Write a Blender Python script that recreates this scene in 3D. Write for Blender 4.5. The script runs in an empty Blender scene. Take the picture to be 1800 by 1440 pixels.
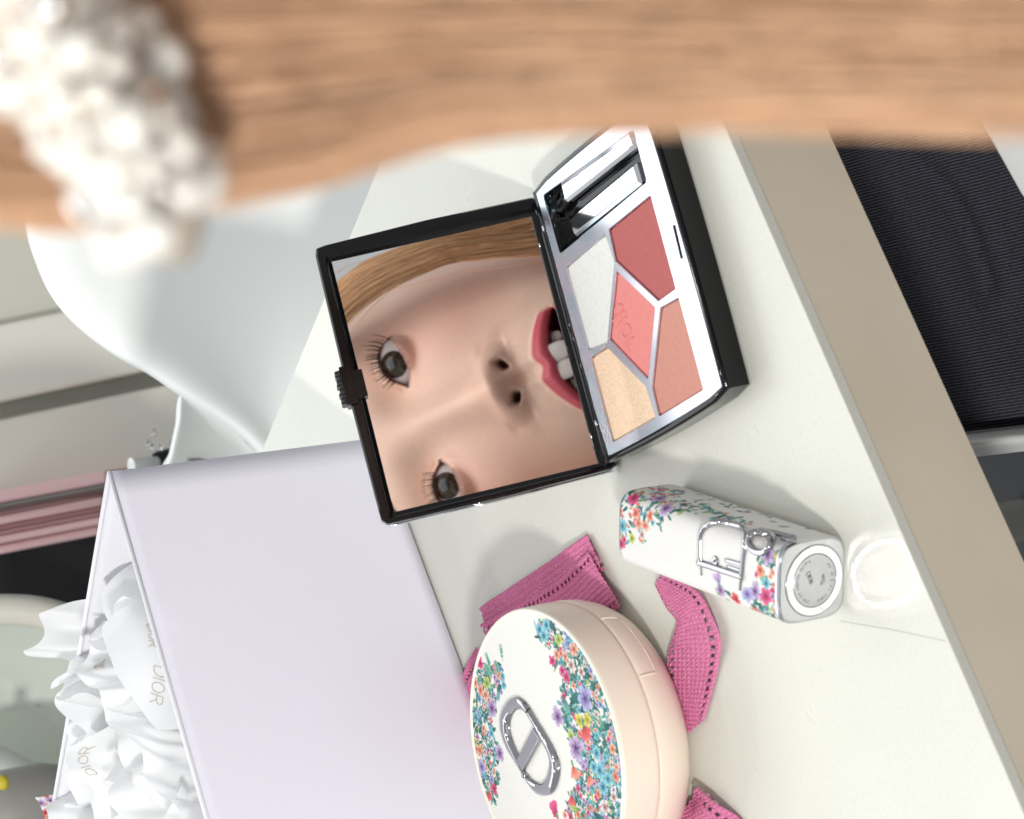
import bpy, bmesh, math, random
import numpy as np
from mathutils import Matrix, Vector
rng = np.random.default_rng(7); random.seed(7)
S = 0.001                                   # everything below is written in millimetres
scene = bpy.context.scene
COL = scene.collection

# ------------------------------------------------------------------ camera
F_PX = 4200.0
R = np.array([[-0.24840413896, -0.46881259292, -0.84764977229],
              [-0.94486169464, 0.31003758067, 0.10541857796],
              [0.21338172778, 0.82709821139, -0.51997767929]])
CAM = np.array([-122.957, -542.045, 376.377])
cam = bpy.data.cameras.new("camera")
camo = bpy.data.objects.new("camera", cam); COL.objects.link(camo)
m = np.eye(4); m[:3, 0] = R[0]; m[:3, 1] = -R[1]; m[:3, 2] = -R[2]; m[:3, 3] = CAM * S
camo.matrix_world = Matrix(m.tolist())
cam.sensor_width = 36; cam.lens = 84; cam.clip_start = 0.005; cam.clip_end = 60
cam.dof.use_dof = True; cam.dof.focus_distance = 0.745; cam.dof.aperture_fstop = 35
cam.dof.aperture_blades = 0
scene.camera = camo
scene.render.resolution_x = 1024; scene.render.resolution_y = 819

def at(px, py, z=None, depth=None):
    """point of the place seen at a pixel of the 1800 x 1440 photograph, on a level plane or at a depth"""
    d = R.T @ np.array([(px - 900) / F_PX, (py - 720) / F_PX, 1.0])
    if depth is not None: return CAM + d * depth
    return CAM + d * ((z - CAM[2]) / d[2])

# ------------------------------------------------------------------ world, lamps, exposure
world = bpy.data.worlds.new("World"); scene.world = world; world.use_nodes = True
bg = world.node_tree.nodes['Background']
bg.inputs[0].default_value = (0.94, 0.97, 1.0, 1); bg.inputs[1].default_value = 0.52
scene.view_settings.view_transform = 'Standard'; scene.view_settings.look = 'None'
scene.view_settings.exposure = 0.0; scene.view_settings.gamma = 1.0
scene.cycles.use_denoising = True
scene.cycles.max_bounces = 10; scene.cycles.diffuse_bounces = 4; scene.cycles.glossy_bounces = 6
scene.cycles.caustics_reflective = True; scene.cycles.blur_glossy = 0.0
scene.cycles.sample_clamp_indirect = 0.0

def lamp(name, loc, target, size, power, col=(1, 1, 1), shape='DISK', size_y=None):
    l = bpy.data.lights.new(name, 'AREA'); l.energy = power; l.size = size * S; l.color = col; l.shape = shape
    if size_y: l.size_y = size_y * S
    o = bpy.data.objects.new(name, l); COL.objects.link(o)
    o.location = Vector(loc) * S
    o.rotation_euler = (Vector(target) - Vector(loc)).to_track_quat('-Z', 'Y').to_euler()
    return o
L1D = np.array([-.556, -.633, .539]); L1D /= np.linalg.norm(L1D)
lamp("counter_lamp", np.array([-55, -74, 10]) + L1D * 1700, (-40, -40, 0), 130, 21.0, (1, .98, .94))
lamp("overhead_fill", (-500, -450, 1900), (60, 250, -60), 1300, 2.0, (.96, .98, 1.0), 'RECTANGLE', 900)  # soft fill added overhead to brighten the chair and bag
lamp("far_side_fill", (380, 1750, 1150), (20, -20, 0), 3200, 38.0, (.93, .98, 1.0), 'RECTANGLE', 1700)  # large fill added for the plate's reflection and the face
for x, y, p in [(500, 900, 1.6), (-700, 700, 1.4), (250, 200, 1.0), (-250, 1500, 1.6), (60, 560, 1.4)]:
    lamp("downlight", (x, y, 1700), (x * .2, y * .2, 0), 70, p, (1, .97, .93))

lamp("front_panel", (-700, -1950, 1000), (0, 100, 0), 2400, 2.5, (1, .985, .96), 'RECTANGLE', 1500)  # soft fill added on the camera side to brighten upright surfaces
# ------------------------------------------------------------------ helpers
def mat(name, col=(.8, .8, .8), rough=.5, metal=0, spec=.5, coat=0, sss=0, trans=0, ior=1.45, attr=None):
    M = bpy.data.materials.new(name); M.use_nodes = True
    b = M.node_tree.nodes['Principled BSDF']
    b.inputs['Base Color'].default_value = (*col, 1); b.inputs['Roughness'].default_value = rough
    b.inputs['Metallic'].default_value = metal; b.inputs['Specular IOR Level'].default_value = spec
    b.inputs['Coat Weight'].default_value = coat; b.inputs['Coat Roughness'].default_value = .05
    b.inputs['Transmission Weight'].default_value = trans; b.inputs['IOR'].default_value = ior
    if sss:
        b.inputs['Subsurface Weight'].default_value = sss
        b.inputs['Subsurface Radius'].default_value = (1, .35, .2); b.inputs['Subsurface Scale'].default_value = .0025
    if attr:
        n = M.node_tree.nodes.new('ShaderNodeAttribute'); n.attribute_name = attr
        M.node_tree.links.new(n.outputs['Color'], b.inputs['Base Color'])
    return M
def nd(M, t): return M.node_tree.nodes.new(t)
def lk(M, a, b): M.node_tree.links.new(a, b)
def pb(M): return M.node_tree.nodes['Principled BSDF']
def bump(M, scale, strength, dist=.0002, detail=3, kind='NOISE', vec=None, chain=None):
    tc = nd(M, 'ShaderNodeTexCoord'); mp = nd(M, 'ShaderNodeMapping')
    lk(M, tc.outputs['Object'], mp.inputs['Vector'])
    if vec: mp.inputs['Scale'].default_value = vec
    if kind == 'NOISE':
        n = nd(M, 'ShaderNodeTexNoise'); n.inputs['Scale'].default_value = scale; n.inputs['Detail'].default_value = detail; out = n.outputs['Fac']
    else:
        n = nd(M, 'ShaderNodeTexWave'); n.inputs['Scale'].default_value = scale; n.inputs['Distortion'].default_value = 1.5
        n.inputs['Detail'].default_value = 2; n.inputs['Detail Scale'].default_value = 2; out = n.outputs['Fac']
    lk(M, mp.outputs[0], n.inputs['Vector'])
    bp = nd(M, 'ShaderNodeBump'); bp.inputs['Strength'].default_value = strength; bp.inputs['Distance'].default_value = dist
    lk(M, out, bp.inputs['Height']); lk(M, bp.outputs[0], pb(M).inputs['Normal'])
    return out
def tint(M, fac, c0, c1, lo=.35, hi=.65):
    r = nd(M, 'ShaderNodeValToRGB'); r.color_ramp.elements[0].position = lo; r.color_ramp.elements[1].position = hi
    r.color_ramp.elements[0].color = (*c0, 1); r.color_ramp.elements[1].color = (*c1, 1)
    lk(M, fac, r.inputs[0]); lk(M, r.outputs[0], pb(M).inputs['Base Color'])

def mesh(name, V, Fc, M, parent=None, smooth=False, cols=None, mi=None):
    me = bpy.data.meshes.new(name)
    V = np.asarray(V, float) * S
    me.from_pydata(V.tolist() if len(V) < 2000 else V, [], Fc)
    for k in (M if isinstance(M, (list, tuple)) else [M]): me.materials.append(k)
    if smooth: me.polygons.foreach_set('use_smooth', np.ones(len(me.polygons), bool))
    if mi is not None: me.polygons.foreach_set('material_index', np.asarray(mi, np.int32))
    if cols is not None:
        a = me.attributes.new('Col', 'FLOAT_COLOR', 'POINT')
        c = np.ones((len(V), 4), np.float32); cols = np.asarray(cols); c[:, :cols.shape[1]] = cols; a.data.foreach_set('color', c.ravel())
    me.update()
    o = bpy.data.objects.new(name, me); COL.objects.link(o)
    if parent is not None: o.parent = parent
    return o
def thing(name, label, cat, group=None, kind=None):
    o = bpy.data.objects.new(name, None); COL.objects.link(o); o.empty_display_size = .01
    return tag(o, label, cat, group, kind)
def tag(o, label, cat, group=None, kind=None):
    if label: o['label'] = label
    if cat: o['category'] = cat
    if group: o['group'] = group
    if kind: o['kind'] = kind
    return o
def bevel(o, w, seg=3, ang=35):
    b = o.modifiers.new('bevel', 'BEVEL'); b.width = w * S; b.segments = seg; b.limit_method = 'ANGLE'; b.angle_limit = math.radians(ang)
    o.data.polygons.foreach_set('use_smooth', np.ones(len(o.data.polygons), bool))
    b.harden_normals = True
    return o
def grid_faces(nu, nv, cu=False, cv=False, keep=None):
    iu = np.arange(nu if cu else nu - 1); iv = np.arange(nv if cv else nv - 1)
    A, B = np.meshgrid(iu, iv, indexing='ij'); A2 = (A + 1) % nu; B2 = (B + 1) % nv
    f = np.stack([A * nv + B, A2 * nv + B, A2 * nv + B2, A * nv + B2], -1)
    f = f.reshape(-1, 4)
    if keep is not None: f = f[keep.ravel()]
    return f.tolist()
def prism(poly, z0, z1, fr=None, top_scale=None):
    """closed prism of a 2-D outline; fr maps (x, y, z) rows to the place"""
    n = len(poly); P = np.array(poly, float)
    if np.sum(P[:, 0] * np.roll(P[:, 1], -1) - np.roll(P[:, 0], -1) * P[:, 1]) < 0: P = P[::-1]
    V = np.vstack([np.c_[P, np.full(n, z0)], np.c_[P, np.full(n, z1)]])
    Fc = [list(range(n))[::-1], list(range(n, 2 * n))] + [[i, (i + 1) % n, n + (i + 1) % n, n + i] for i in range(n)]
    return (fr(V) if fr else V), Fc
def box(x0, x1, y0, y1, z0, z1): return prism([(x0, y0), (x1, y0), (x1, y1), (x0, y1)], z0, z1)
def rounded(poly, r, n=5):
    """2-D outline with rounded corners"""
    P = np.array(poly, float); out = []
    rr = r if hasattr(r, '__len__') else [r] * len(P)
    for i in range(len(P)):
        a, b, c = P[i - 1], P[i], P[(i + 1) % len(P)]
        u = (a - b); lu = np.linalg.norm(u); u /= lu; v = (c - b); lv = np.linalg.norm(v); v /= lv
        ang = math.acos(np.clip(u @ v, -1, 1)); t = min(rr[i] / max(math.tan(ang / 2), .05), lu * .45, lv * .45)
        p, q = b + u * t, b + v * t
        for k in range(n + 1):
            s = k / n; out.append((1 - s) ** 2 * p + 2 * s * (1 - s) * b + s * s * q)
    return np.array(out)
def offset(poly, d):
    P = np.array(poly, float)
    ar = np.sum(P[:, 0] * np.roll(P[:, 1], -1) - np.roll(P[:, 0], -1) * P[:, 1]); sg = 1 if ar > 0 else -1
    out = []
    for i in range(len(P)):
        a, b, c = P[i - 1], P[i], P[(i + 1) % len(P)]
        u = b - a; v = c - b; u = u / np.linalg.norm(u); v = v / np.linalg.norm(v)
        n1 = np.array([u[1], -u[0]]) * sg; n2 = np.array([v[1], -v[0]]) * sg
        k = n1 + n2; k = k / max(k @ k, .3) * 2
        out.append(b + k * d)
    return np.array(out)
def tube(path, rad, n=8, closed=False, caps=True):
    P = np.array(path, float); N = len(P); rad = np.broadcast_to(np.asarray(rad, float), (N,))
    T = np.gradient(P, axis=0) if not closed else (np.roll(P, -1, 0) - np.roll(P, 1, 0))
    T /= np.linalg.norm(T, axis=1)[:, None] + 1e-12
    ref = np.array([0.31, 0.17, 0.93]); U = np.cross(T, ref); U /= np.linalg.norm(U, axis=1)[:, None] + 1e-12; W = np.cross(T, U)
    a = np.arange(n) * 2 * math.pi / n
    V = P[:, None, :] + rad[:, None, None] * (np.cos(a)[None, :, None] * U[:, None, :] + np.sin(a)[None, :, None] * W[:, None, :])
    Fc = grid_faces(N, n, closed, True)
    if caps and not closed: Fc += [list(range(n)), list(range((N - 1) * n, N * n))[::-1]]
    return V.reshape(-1, 3), Fc
def join(parts):
    V = []; Fc = []; k = 0
    for v, f in parts:
        V.append(np.asarray(v)); Fc += [[i + k for i in q] for q in f]; k += len(v)
    return np.vstack(V), Fc
def lathe(prof, n=96, c=(0, 0)):
    prof = np.array(prof, float); a = np.arange(n) * 2 * math.pi / n
    V = np.stack([c[0] + prof[:, 0, None] * np.cos(a), c[1] + prof[:, 0, None] * np.sin(a), np.repeat(prof[:, 1, None], n, 1)], -1)
    return V.reshape(-1, 3), [q[::-1] for q in grid_faces(len(prof), n, False, True)]
def resample(P, n, closed=False):
    P = np.array(P, float)
    if closed: P = np.vstack([P, P[:1]])
    d = np.r_[0, np.cumsum(np.linalg.norm(np.diff(P, axis=0), axis=1))]
    t = np.linspace(0, d[-1], n, endpoint=not closed)
    return np.stack([np.interp(t, d, P[:, k]) for k in range(P.shape[1])], 1)
def smooth_curve(P, n, closed=False):
    P = np.array(P, float); N = len(P); out = []
    idx = lambda i: P[i % N] if closed else P[min(max(i, 0), N - 1)]
    seg = N if closed else N - 1; m_ = max(2, n // seg + 1)
    for i in range(seg):
        a, b, c, d = idx(i - 1), idx(i), idx(i + 1), idx(i + 2)
        for k in range(m_):
            t = k / m_
            out.append(.5 * ((2 * b) + (c - a) * t + (2 * a - 5 * b + 4 * c - d) * t * t + (-a + 3 * b - 3 * c + d) * t ** 3))
    if not closed: out.append(P[-1])
    return resample(out, n, closed)
def sst(a, b, x):
    t = np.clip((x - a) / (b - a), 0, 1); return t * t * (3 - 2 * t)
def hsh(a, b):
    return np.modf(np.abs(np.sin(a * 127.1 + b * 311.7) * 43758.5453))[0]
def vnoise(x, y):
    xi, yi = np.floor(x), np.floor(y); xf, yf = x - xi, y - yi
    u, v = xf * xf * (3 - 2 * xf), yf * yf * (3 - 2 * yf)
    return (hsh(xi, yi) * (1 - u) * (1 - v) + hsh(xi + 1, yi) * u * (1 - v) + hsh(xi, yi + 1) * (1 - u) * v + hsh(xi + 1, yi + 1) * u * v) - .5

# ------------------------------------------------------------------ materials
m_table = mat('white_laminate', (.80, .80, .75), .38, spec=.4)
tint(m_table, bump(m_table, 900, .12, .0001, 4), (.65, .65, .58), (.685, .68, .615))
m_band = mat('taupe_edge_band', (.36, .31, .24), .45)
tint(m_band, bump(m_band, 14, .1, .0002, 5), (.66, .575, .45), (.75, .665, .53), .3, .7)
m_floor = mat('dark_floor', (.012, .012, .014), .5); tint(m_floor, bump(m_floor, 6, .1), (.010, .010, .012), (.016, .016, .018))
m_black = mat('black_gloss_plastic', (.004, .004, .005), .08, spec=.4)
bump(m_black, 260, .015, .0001)
m_black2 = mat('black_satin_plastic', (.009, .009, .01), .3); bump(m_black2, 700, .05, .0001)
m_plate = mat('iridescent_silver', (.78, .80, .82), .2, 1)
_t = bump(m_plate, 60, .03, .0001); tint(m_plate, _t, (.55, .66, .71), (.73, .66, .73), .36, .62)
m_emb = mat('polished_silver', (.43, .43, .445), .07, 1); bump(m_emb, 120, .02, .0001)
m_chrome = mat('chrome', (.83, .83, .84), .06, 1); bump(m_chrome, 120, .02, .0001)
m_mirror = mat('mirror_silver', (.93, .93, .93), 0.0, 1)
def powder(n, c, rough=.75, metal=0, spk=0):
    M = mat(n, c, rough, metal, .3)
    f = bump(M, 1500, .25, .00015, 5)
    if not spk:
        v = nd(M, 'ShaderNodeTexNoise'); v.inputs['Scale'].default_value = 700; v.inputs['Detail'].default_value = 6
        tc = nd(M, 'ShaderNodeTexCoord'); lk(M, tc.outputs['Object'], v.inputs['Vector'])
        tint(M, v.outputs['Fac'], tuple(x * .95 for x in c), tuple(min(1, x * 1.05) for x in c), .3, .7)
    if spk:
        v = nd(M, 'ShaderNodeTexNoise'); v.inputs['Scale'].default_value = 2400; v.inputs['Detail'].default_value = 4
        tc = nd(M, 'ShaderNodeTexCoord'); lk(M, tc.outputs['Object'], v.inputs['Vector'])
        tint(M, v.outputs['Fac'], tuple(x * .82 for x in c), tuple(min(1, x * 1.12 + .02) for x in c), .3, .7)
    return M
m_pw = powder('white_shimmer_powder', (.74, .74, .70), .5, .15)
m_pr = powder('dusty_rose_powder', (.45, .125, .12))
m_pc = powder('coral_powder', (.74, .25, .23))
m_pg = powder('gold_shimmer_powder', (.84, .61, .42), .36, .5, 1)
m_ps = powder('salmon_powder', (.57, .25, .19), .42)
m_bristle = mat('black_bristle', (.01, .01, .01), .6); bump(m_bristle, 400, .4, .0003, 3)
m_print = mat('printed_canvas', attr='Col', rough=.55, spec=.3); bump(m_print, 420, .35, .00012, 2, 'WAVE', (1, 1, 1))
m_cream = mat('cream_plastic', (.83, .70, .595), .30, spec=.45, sss=0); bump(m_cream, 300, .02, .0001)
m_rim = mat('ivory_plastic', (.88, .83, .72), .3); bump(m_rim, 300, .02, .0001)
m_glit = mat('glitter_silver', (.56, .57, .59), .24, 1); bump(m_glit, 2600, .012, .00008, 1)
m_glit2 = mat('bright_silver', (.86, .87, .89), .06, 1); bump(m_glit2, 1400, .012, .00006, 1)
m_stamp = mat('satin_silver', (.50, .51, .53), .26, 1); bump(m_stamp, 1400, .012, .00006, 1)
m_ink = mat('grey_ink', (.10, .10, .11), .4); bump(m_ink, 300, .02)
m_ribbon = mat('pink_cotton', (.62, .085, .24), .8, spec=.2)
tint(m_ribbon, bump(m_ribbon, 2500, .3, .0001, 2), (.50, .125, .265), (.72, .26, .42))
m_bag = mat('lilac_paper', (.85, .83, .94), .7, spec=.25); bump(m_bag, 330, .05, .00025, 2, 'WAVE', (1, 1, .25))
m_bagin = mat('white_paper', (.80, .80, .84), .7, spec=.25); bump(m_bagin, 300, .1, .0002)
m_tissue = mat('tissue_paper', (.95, .955, .955), .6, spec=.2, attr=None); bump(m_tissue, 120, .25, .0004, 4)
_b = pb(m_tissue); _b.inputs['Subsurface Weight'].default_value = 0
_tr = nd(m_tissue, 'ShaderNodeBsdfTranslucent'); _tr.inputs[0].default_value = (.9, .9, .9, 1)
_mx = nd(m_tissue, 'ShaderNodeMixShader'); _mx.inputs[0].default_value = .5
lk(m_tissue, _b.outputs[0], _mx.inputs[1]); lk(m_tissue, _tr.outputs[0], _mx.inputs[2])
lk(m_tissue, _mx.outputs[0], m_tissue.node_tree.nodes['Material Output'].inputs[0])
m_gold_ink = mat('pale_bronze_ink', (.60, .54, .48), .5); bump(m_gold_ink, 300, .02)
m_chair = mat('white_moulded_plastic', (.90, .925, .90), .35); bump(m_chair, 30, .03, .0005)
m_seatw = mat('pale_moulded_plastic', (.62, .66, .60), .4); bump(m_seatw, 30, .03, .0005)
m_cab = mat('beige_lacquer', (.74, .73, .65), .5); bump(m_cab, 20, .03, .0005)
m_cab2 = mat('olive_beige_lacquer', (.62, .61, .52), .5); bump(m_cab2, 20, .03, .0005)
m_pink = mat('dusty_pink_card', (.86, .57, .57), .6); bump(m_pink, 40, .05, .0005)
m_cloth = mat('dark_ribbed_knit', (.014, .014, .018), .9, spec=.15)
m_dark = mat('black_cloth', (.006, .006, .007), .8); bump(m_dark, 60, .2, .001)
m_grey = mat('grey_plastic', (.30, .29, .27), .5); bump(m_grey, 40, .1, .001)
m_pearl = mat('pearl', (.80, .765, .70), .08, spec=.8, coat=.8); bump(m_pearl, 50, .03, .0001)
m_skin = mat('skin', attr='Col', rough=.42, spec=.35, sss=.25)
_a = [n for n in m_skin.node_tree.nodes if n.type == 'ATTRIBUTE'][0]; lk(m_skin, _a.outputs['Alpha'], pb(m_skin).inputs['Roughness'])
bump(m_skin, 900, .05, .0002, 3)
m_hair = mat('light_brown_hair', attr='Col', rough=.5, spec=.35); bump(m_hair, 900, .1, .0001)
m_lash = mat('black_lash', (.012, .008, .007), .6); bump(m_lash, 300, .02)
m_eye = mat('eye', attr='Col', rough=.06, spec=.6); bump(m_eye, 60, .01, .0001)
m_teeth = mat('teeth', (.54, .46, .42), .2); bump(m_teeth, 150, .03, .0001)
m_mouth = mat('mouth_inside', (.05, .006, .006), .5); bump(m_mouth, 200, .1)
# ------------------------------------------------------------------ setting: floor, table
tag(mesh('floor', *box(-4000, 4000, -3000, 5000, -760, -740), m_floor), 'dark floor far below the table', None, kind='structure')
table = thing('table', 'white laminate table with a thick taupe front edge', 'table')
tp = rounded([(197, -54), (125.1, 106.7), (74.2, 227.1), (-30, 473), (-700, 300), (-560, -194)], 8)
bevel(mesh('tabletop', *prism(tp, -3.4, 0), m_table, table), 1.6, 4)
bevel(mesh('edge_band', *prism(offset(tp, -.35), -33.4, -3.4), m_band, table), 1.2, 3)
mesh('pedestal', *tube([(-260, 160, -735), (-260, 160, -34)], 40, 24), m_grey, table)

_n = nd(m_table, 'ShaderNodeTexNoise'); _n.inputs['Scale'].default_value = 28; _n.inputs['Detail'].default_value = 6; _n.inputs['Roughness'].default_value = .7
_t = nd(m_table, 'ShaderNodeTexCoord'); lk(m_table, _t.outputs['Object'], _n.inputs['Vector']); _r = nd(m_table, 'ShaderNodeMapRange'); lk(m_table, _n.outputs['Fac'], _r.inputs[0])
_r.inputs[1].default_value = .3; _r.inputs[2].default_value = .7; _r.inputs[3].default_value = .24; _r.inputs[4].default_value = .46; lk(m_table, _r.outputs[0], pb(m_table).inputs['Roughness'])
sc_a, sc_b = at(1478, 1092, 0), at(1662, 1127, 0)
mesh('scratch', *tube([sc_a + (0, 0, .0), (sc_a + sc_b) / 2 + (.4, .2, .02), sc_b], .09, 5), mat('scuffed_laminate', (.46, .46, .41), .6), table); bump(bpy.data.materials['scuffed_laminate'], 900, .3)
# ------------------------------------------------------------------ makeup palette
pal = thing('makeup_palette', 'open black eyeshadow palette with a mirror lid and five powders', 'palette')
HP = 9.2
def bowed(x0, x1, y0, y1, r, bx, by, n=10):
    """rounded rectangle whose sides bow outward by bx / by"""
    P = []
    def side(a, b, nx, ny, k):
        for i in range(n):
            t = i / n; q = np.array(a) * (1 - t) + np.array(b) * t; w = 4 * t * (1 - t) * k
            P.append(q + np.array([nx, ny]) * w)
    side((x0 + r, y0), (x1 - r, y0), 0, -1, by); side((x1, y0 + r), (x1, y1 - r), 1, 0, bx)
    side((x1 - r, y1), (x0 + r, y1), 0, 1, 0); side((x0, y1 - r), (x0, y0 + r), -1, 0, bx)
    return np.array(P)
out = bowed(-1.6, 81.6, -60.9, 1.4, 1.2, .9, .9)
inn = bowed(0, 80, -59.3, 0, .8, .7, .7)
# base shell: bottom, outer wall, top rim, drop to the plate seat
n = len(out)
rings = [np.c_[offset(out, -1.6), np.full(n, .5)], np.c_[offset(out, -.9), np.full(n, .9)], np.c_[offset(out, -.15), np.full(n, 7.6)], np.c_[out, np.full(n, 8.3)],
         np.c_[offset(out, -.25), np.full(n, 9.0)], np.c_[offset(out, -.7), np.full(n, 9.3)], np.c_[inn, np.full(n, 9.3)], np.c_[inn, np.full(n, 4.0)]]
V = np.vstack(rings); Fc = grid_faces(len(rings), n, False, True) + [list(range((len(rings) - 1) * n, len(rings) * n)), list(range(n))[::-1]]
base = mesh('base', V, Fc, m_black, pal, True)
b_ = base.modifiers.new('edge', 'EDGE_SPLIT'); b_.split_angle = math.radians(50)
pans = {
 'white': ([(55.1, -4.3), (56.1, -27.3), (47.3, -28.0), (28.5, -14.5), (29.8, -4.2)], m_pw, 'pale white shimmer powder'),
 'rose': ([(56.5, -29.3), (57.3, -52.1), (30.6, -51.6), (30.4, -42.5), (47.4, -28.4)], m_pr, 'dusty rose powder'),
 'coral': ([(45.1, -27.7), (29.5, -40.6), (12.9, -28.4), (29.2, -15.7)], m_pc, 'coral powder embossed with a word'),
 'gold': ([(27.9, -4.4), (27.9, -13.8), (11.9, -26.6), (2.6, -27.3), (2.8, -4.0)], m_pg, 'gold shimmer powder'),
 'salmon': ([(28.8, -42.6), (28.3, -51.8), (2.5, -51.3), (2.4, -28.6), (10.7, -29.1)], m_ps, 'salmon powder')}
comp = [(77.6, -2.9), (59.2, -3.2), (60.8, -52.2), (75.8, -52.6)]
slot = [(46.3, -57.6), (45.9, -59.0), (36.6, -58.3), (37.0, -57.0)]
# plate with holes: triangulated face with hole loops
bm = bmesh.new()
def loop(P, z):
    vs = [bm.verts.new((p[0] * S, p[1] * S, z * S)) for p in P]
    return [bm.edges.new((vs[i], vs[(i + 1) % len(vs)])) for i in range(len(vs))]
holes = [rounded(p, .7, 4) for p, _, _ in pans.values()] + [rounded(comp, 1.2, 4), rounded(slot, .15, 2)]
pl_out = offset(inn, -.08)
es = loop(pl_out, HP)
for h in holes: es += loop(h, HP)
bmesh.ops.triangle_fill(bm, use_beauty=True, use_dissolve=False, edges=es)
# drop faces lying inside holes
def inside(P, x, y):
    c = False; j = len(P) - 1
    for i in range(len(P)):
        if (P[i][1] > y) != (P[j][1] > y) and x < (P[j][0] - P[i][0]) * (y - P[i][1]) / (P[j][1] - P[i][1]) + P[i][0]: c = not c
        j = i
    return c
dead = []
for fc in bm.faces:
    c = fc.calc_center_median() / S
    if any(inside(h, c.x, c.y) for h in holes): dead.append(fc)
bmesh.ops.delete(bm, geom=dead, context='FACES')
for fc in bm.faces:
    if fc.normal.z < 0: fc.normal_flip()
def wall(bm_, P, z0, z1, flip=False):
    a = [bm_.verts.new((p[0] * S, p[1] * S, z0 * S)) for p in P]; b = [bm_.verts.new((p[0] * S, p[1] * S, z1 * S)) for p in P]
    for i in range(len(P)):
        j = (i + 1) % len(P); bm_.faces.new((a[i], a[j], b[j], b[i]) if not flip else (a[i], b[i], b[j], a[j]))
for h in holes:
    # small bevelled lip then a wall down
    hi = offset(h, -.18)
    a = [bm.verts.new((p[0] * S, p[1] * S, HP * S)) for p in h]; b = [bm.verts.new((p[0] * S, p[1] * S, (HP - .18) * S)) for p in hi]
    for i in range(len(h)):
        j = (i + 1) % len(h); bm.faces.new((a[i], a[j], b[j], b[i]))
    wall(bm, hi, HP - .18, 5.6)
me = bpy.data.meshes.new('plate'); bm.to_mesh(me); bm.free(); me.materials.append(m_plate)
plate = bpy.data.objects.new('plate', me); COL.objects.link(plate); plate.parent = pal
mesh('slot_lining', *prism(offset(slot, -.2), 5.5, 9.08), mat('matt_black', (.004, .004, .004), .9, spec=0.0), pal); bump(bpy.data.materials['matt_black'], 300, .05)
for k, (P, M, lab) in pans.items():
    q = rounded(offset(P, -.1), 1.3, 5); q0 = offset(q, -.1); q1 = offset(q, -.45)
    n = len(q)
    V = np.vstack([np.c_[q0, np.full(n, 6.0)], np.c_[q0, np.full(n, 8.25)], np.c_[q1, np.full(n, 8.6)]])
    if k == 'salmon':   # a worn hollow where the powder was used
        pass
    o = mesh('powder_pan', V, grid_faces(3, n, False, True) + [list(range(2 * n, 3 * n))], M, pal)
    o['label'] = lab
# embossed word on the coral pan: strokes of the letters d i o r, raised a little
def stroke(P, w, z, h):
    return tube([(x, y, z) for x, y in smooth_curve(P, max(8, len(P) * 5))], w, 6)
def word_strokes(org, ux, uy, sc, spc=1.0):
    org = np.array(org, float); ux = np.array(ux, float); uy = np.array(uy, float)
    C = lambda P: [tuple(org + ux * x * sc + uy * y * sc) for x, y in P]
    d = [C([(.62, .9), (.3, 1.0), (.05, .6), (.05, .35), (.3, 0), (.6, .2)]), C([(.62, 1.7), (.62, .9), (.66, .1), (.78, 0)])]
    i = [C([(1.05, 1.0), (1.05, .12), (1.15, 0)]), C([(1.05, 1.35), (1.06, 1.4)])]
    o = [C([(1.75, 1.0), (1.5, .85), (1.4, .5), (1.5, .12), (1.75, 0), (2.0, .12), (2.1, .5), (2.0, .85), (1.75, 1.0)])]
    r = [C([(2.4, 1.0), (2.4, 0)]), C([(2.4, .6), (2.6, .95), (2.85, 1.0)])]
    return d + i + o + r
u = np.array([-.74, -.10]); u /= np.linalg.norm(u); v = np.array([-u[1], u[0]]); v = v if v[1] < 0 else -v
parts = [stroke(P, .27, 8.66, .2) for P in word_strokes((37.0, -25.2), u, -v * .95, 4.6)]
mesh('embossed_word', *join(parts), m_pc, pal, True)
# hinge barrel
mesh('hinge_barrel', *tube([(11.5, 2.9, 6.4), (68.5, 2.9, 6.4)], 2.1, 20), m_black, pal, True)
for a, b in ((9.9, 11.3), (68.7, 70.2)): mesh('hinge_pin', *tube([(a, 2.6, 8.0), (b, 2.6, 8.0)], .55, 10), m_chrome, pal, True)
for a, b in ((-.9, 10.4), (69.6, 80.9)): mesh('hinge_knuckle', *tube([(a, 2.9, 5.6), (b, 2.9, 5.6)], 2.3, 20), m_black, pal, True)
# lid
LA = math.radians(26.52); lup = np.array([0, math.sin(LA), math.cos(LA)]); lno = np.array([0, -math.cos(LA), math.sin(LA)]); lo = np.array([0, 7.364, 1.588])
lf = lambda V: lo + V[:, :1] * np.array([1, 0, 0]) + V[:, 1:2] * lup + V[:, 2:] * lno
lid = bowed(-1.6, 81.8, -.2, 68.6, 2.2, .5, 0, 8)
lid = rounded([(-1.6, -.2), (81.6, 1.4), (82.2, 35), (81.6, 68.5), (40, 69.0), (-1.8, 68.5), (-2.1, 35)], [2, 2, 60, 2.4, 200, 2.4, 60], 6)
mir = [(.9, 4.8), (76.3, 4.8), (76.6, 64.4), (1.2, 64.4)]
mo = rounded(mir, .5, 6)
nL = 80
def ring(P, z, n_=nL): return np.c_[resample(P, n_, True), np.full(n_, z)]
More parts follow.
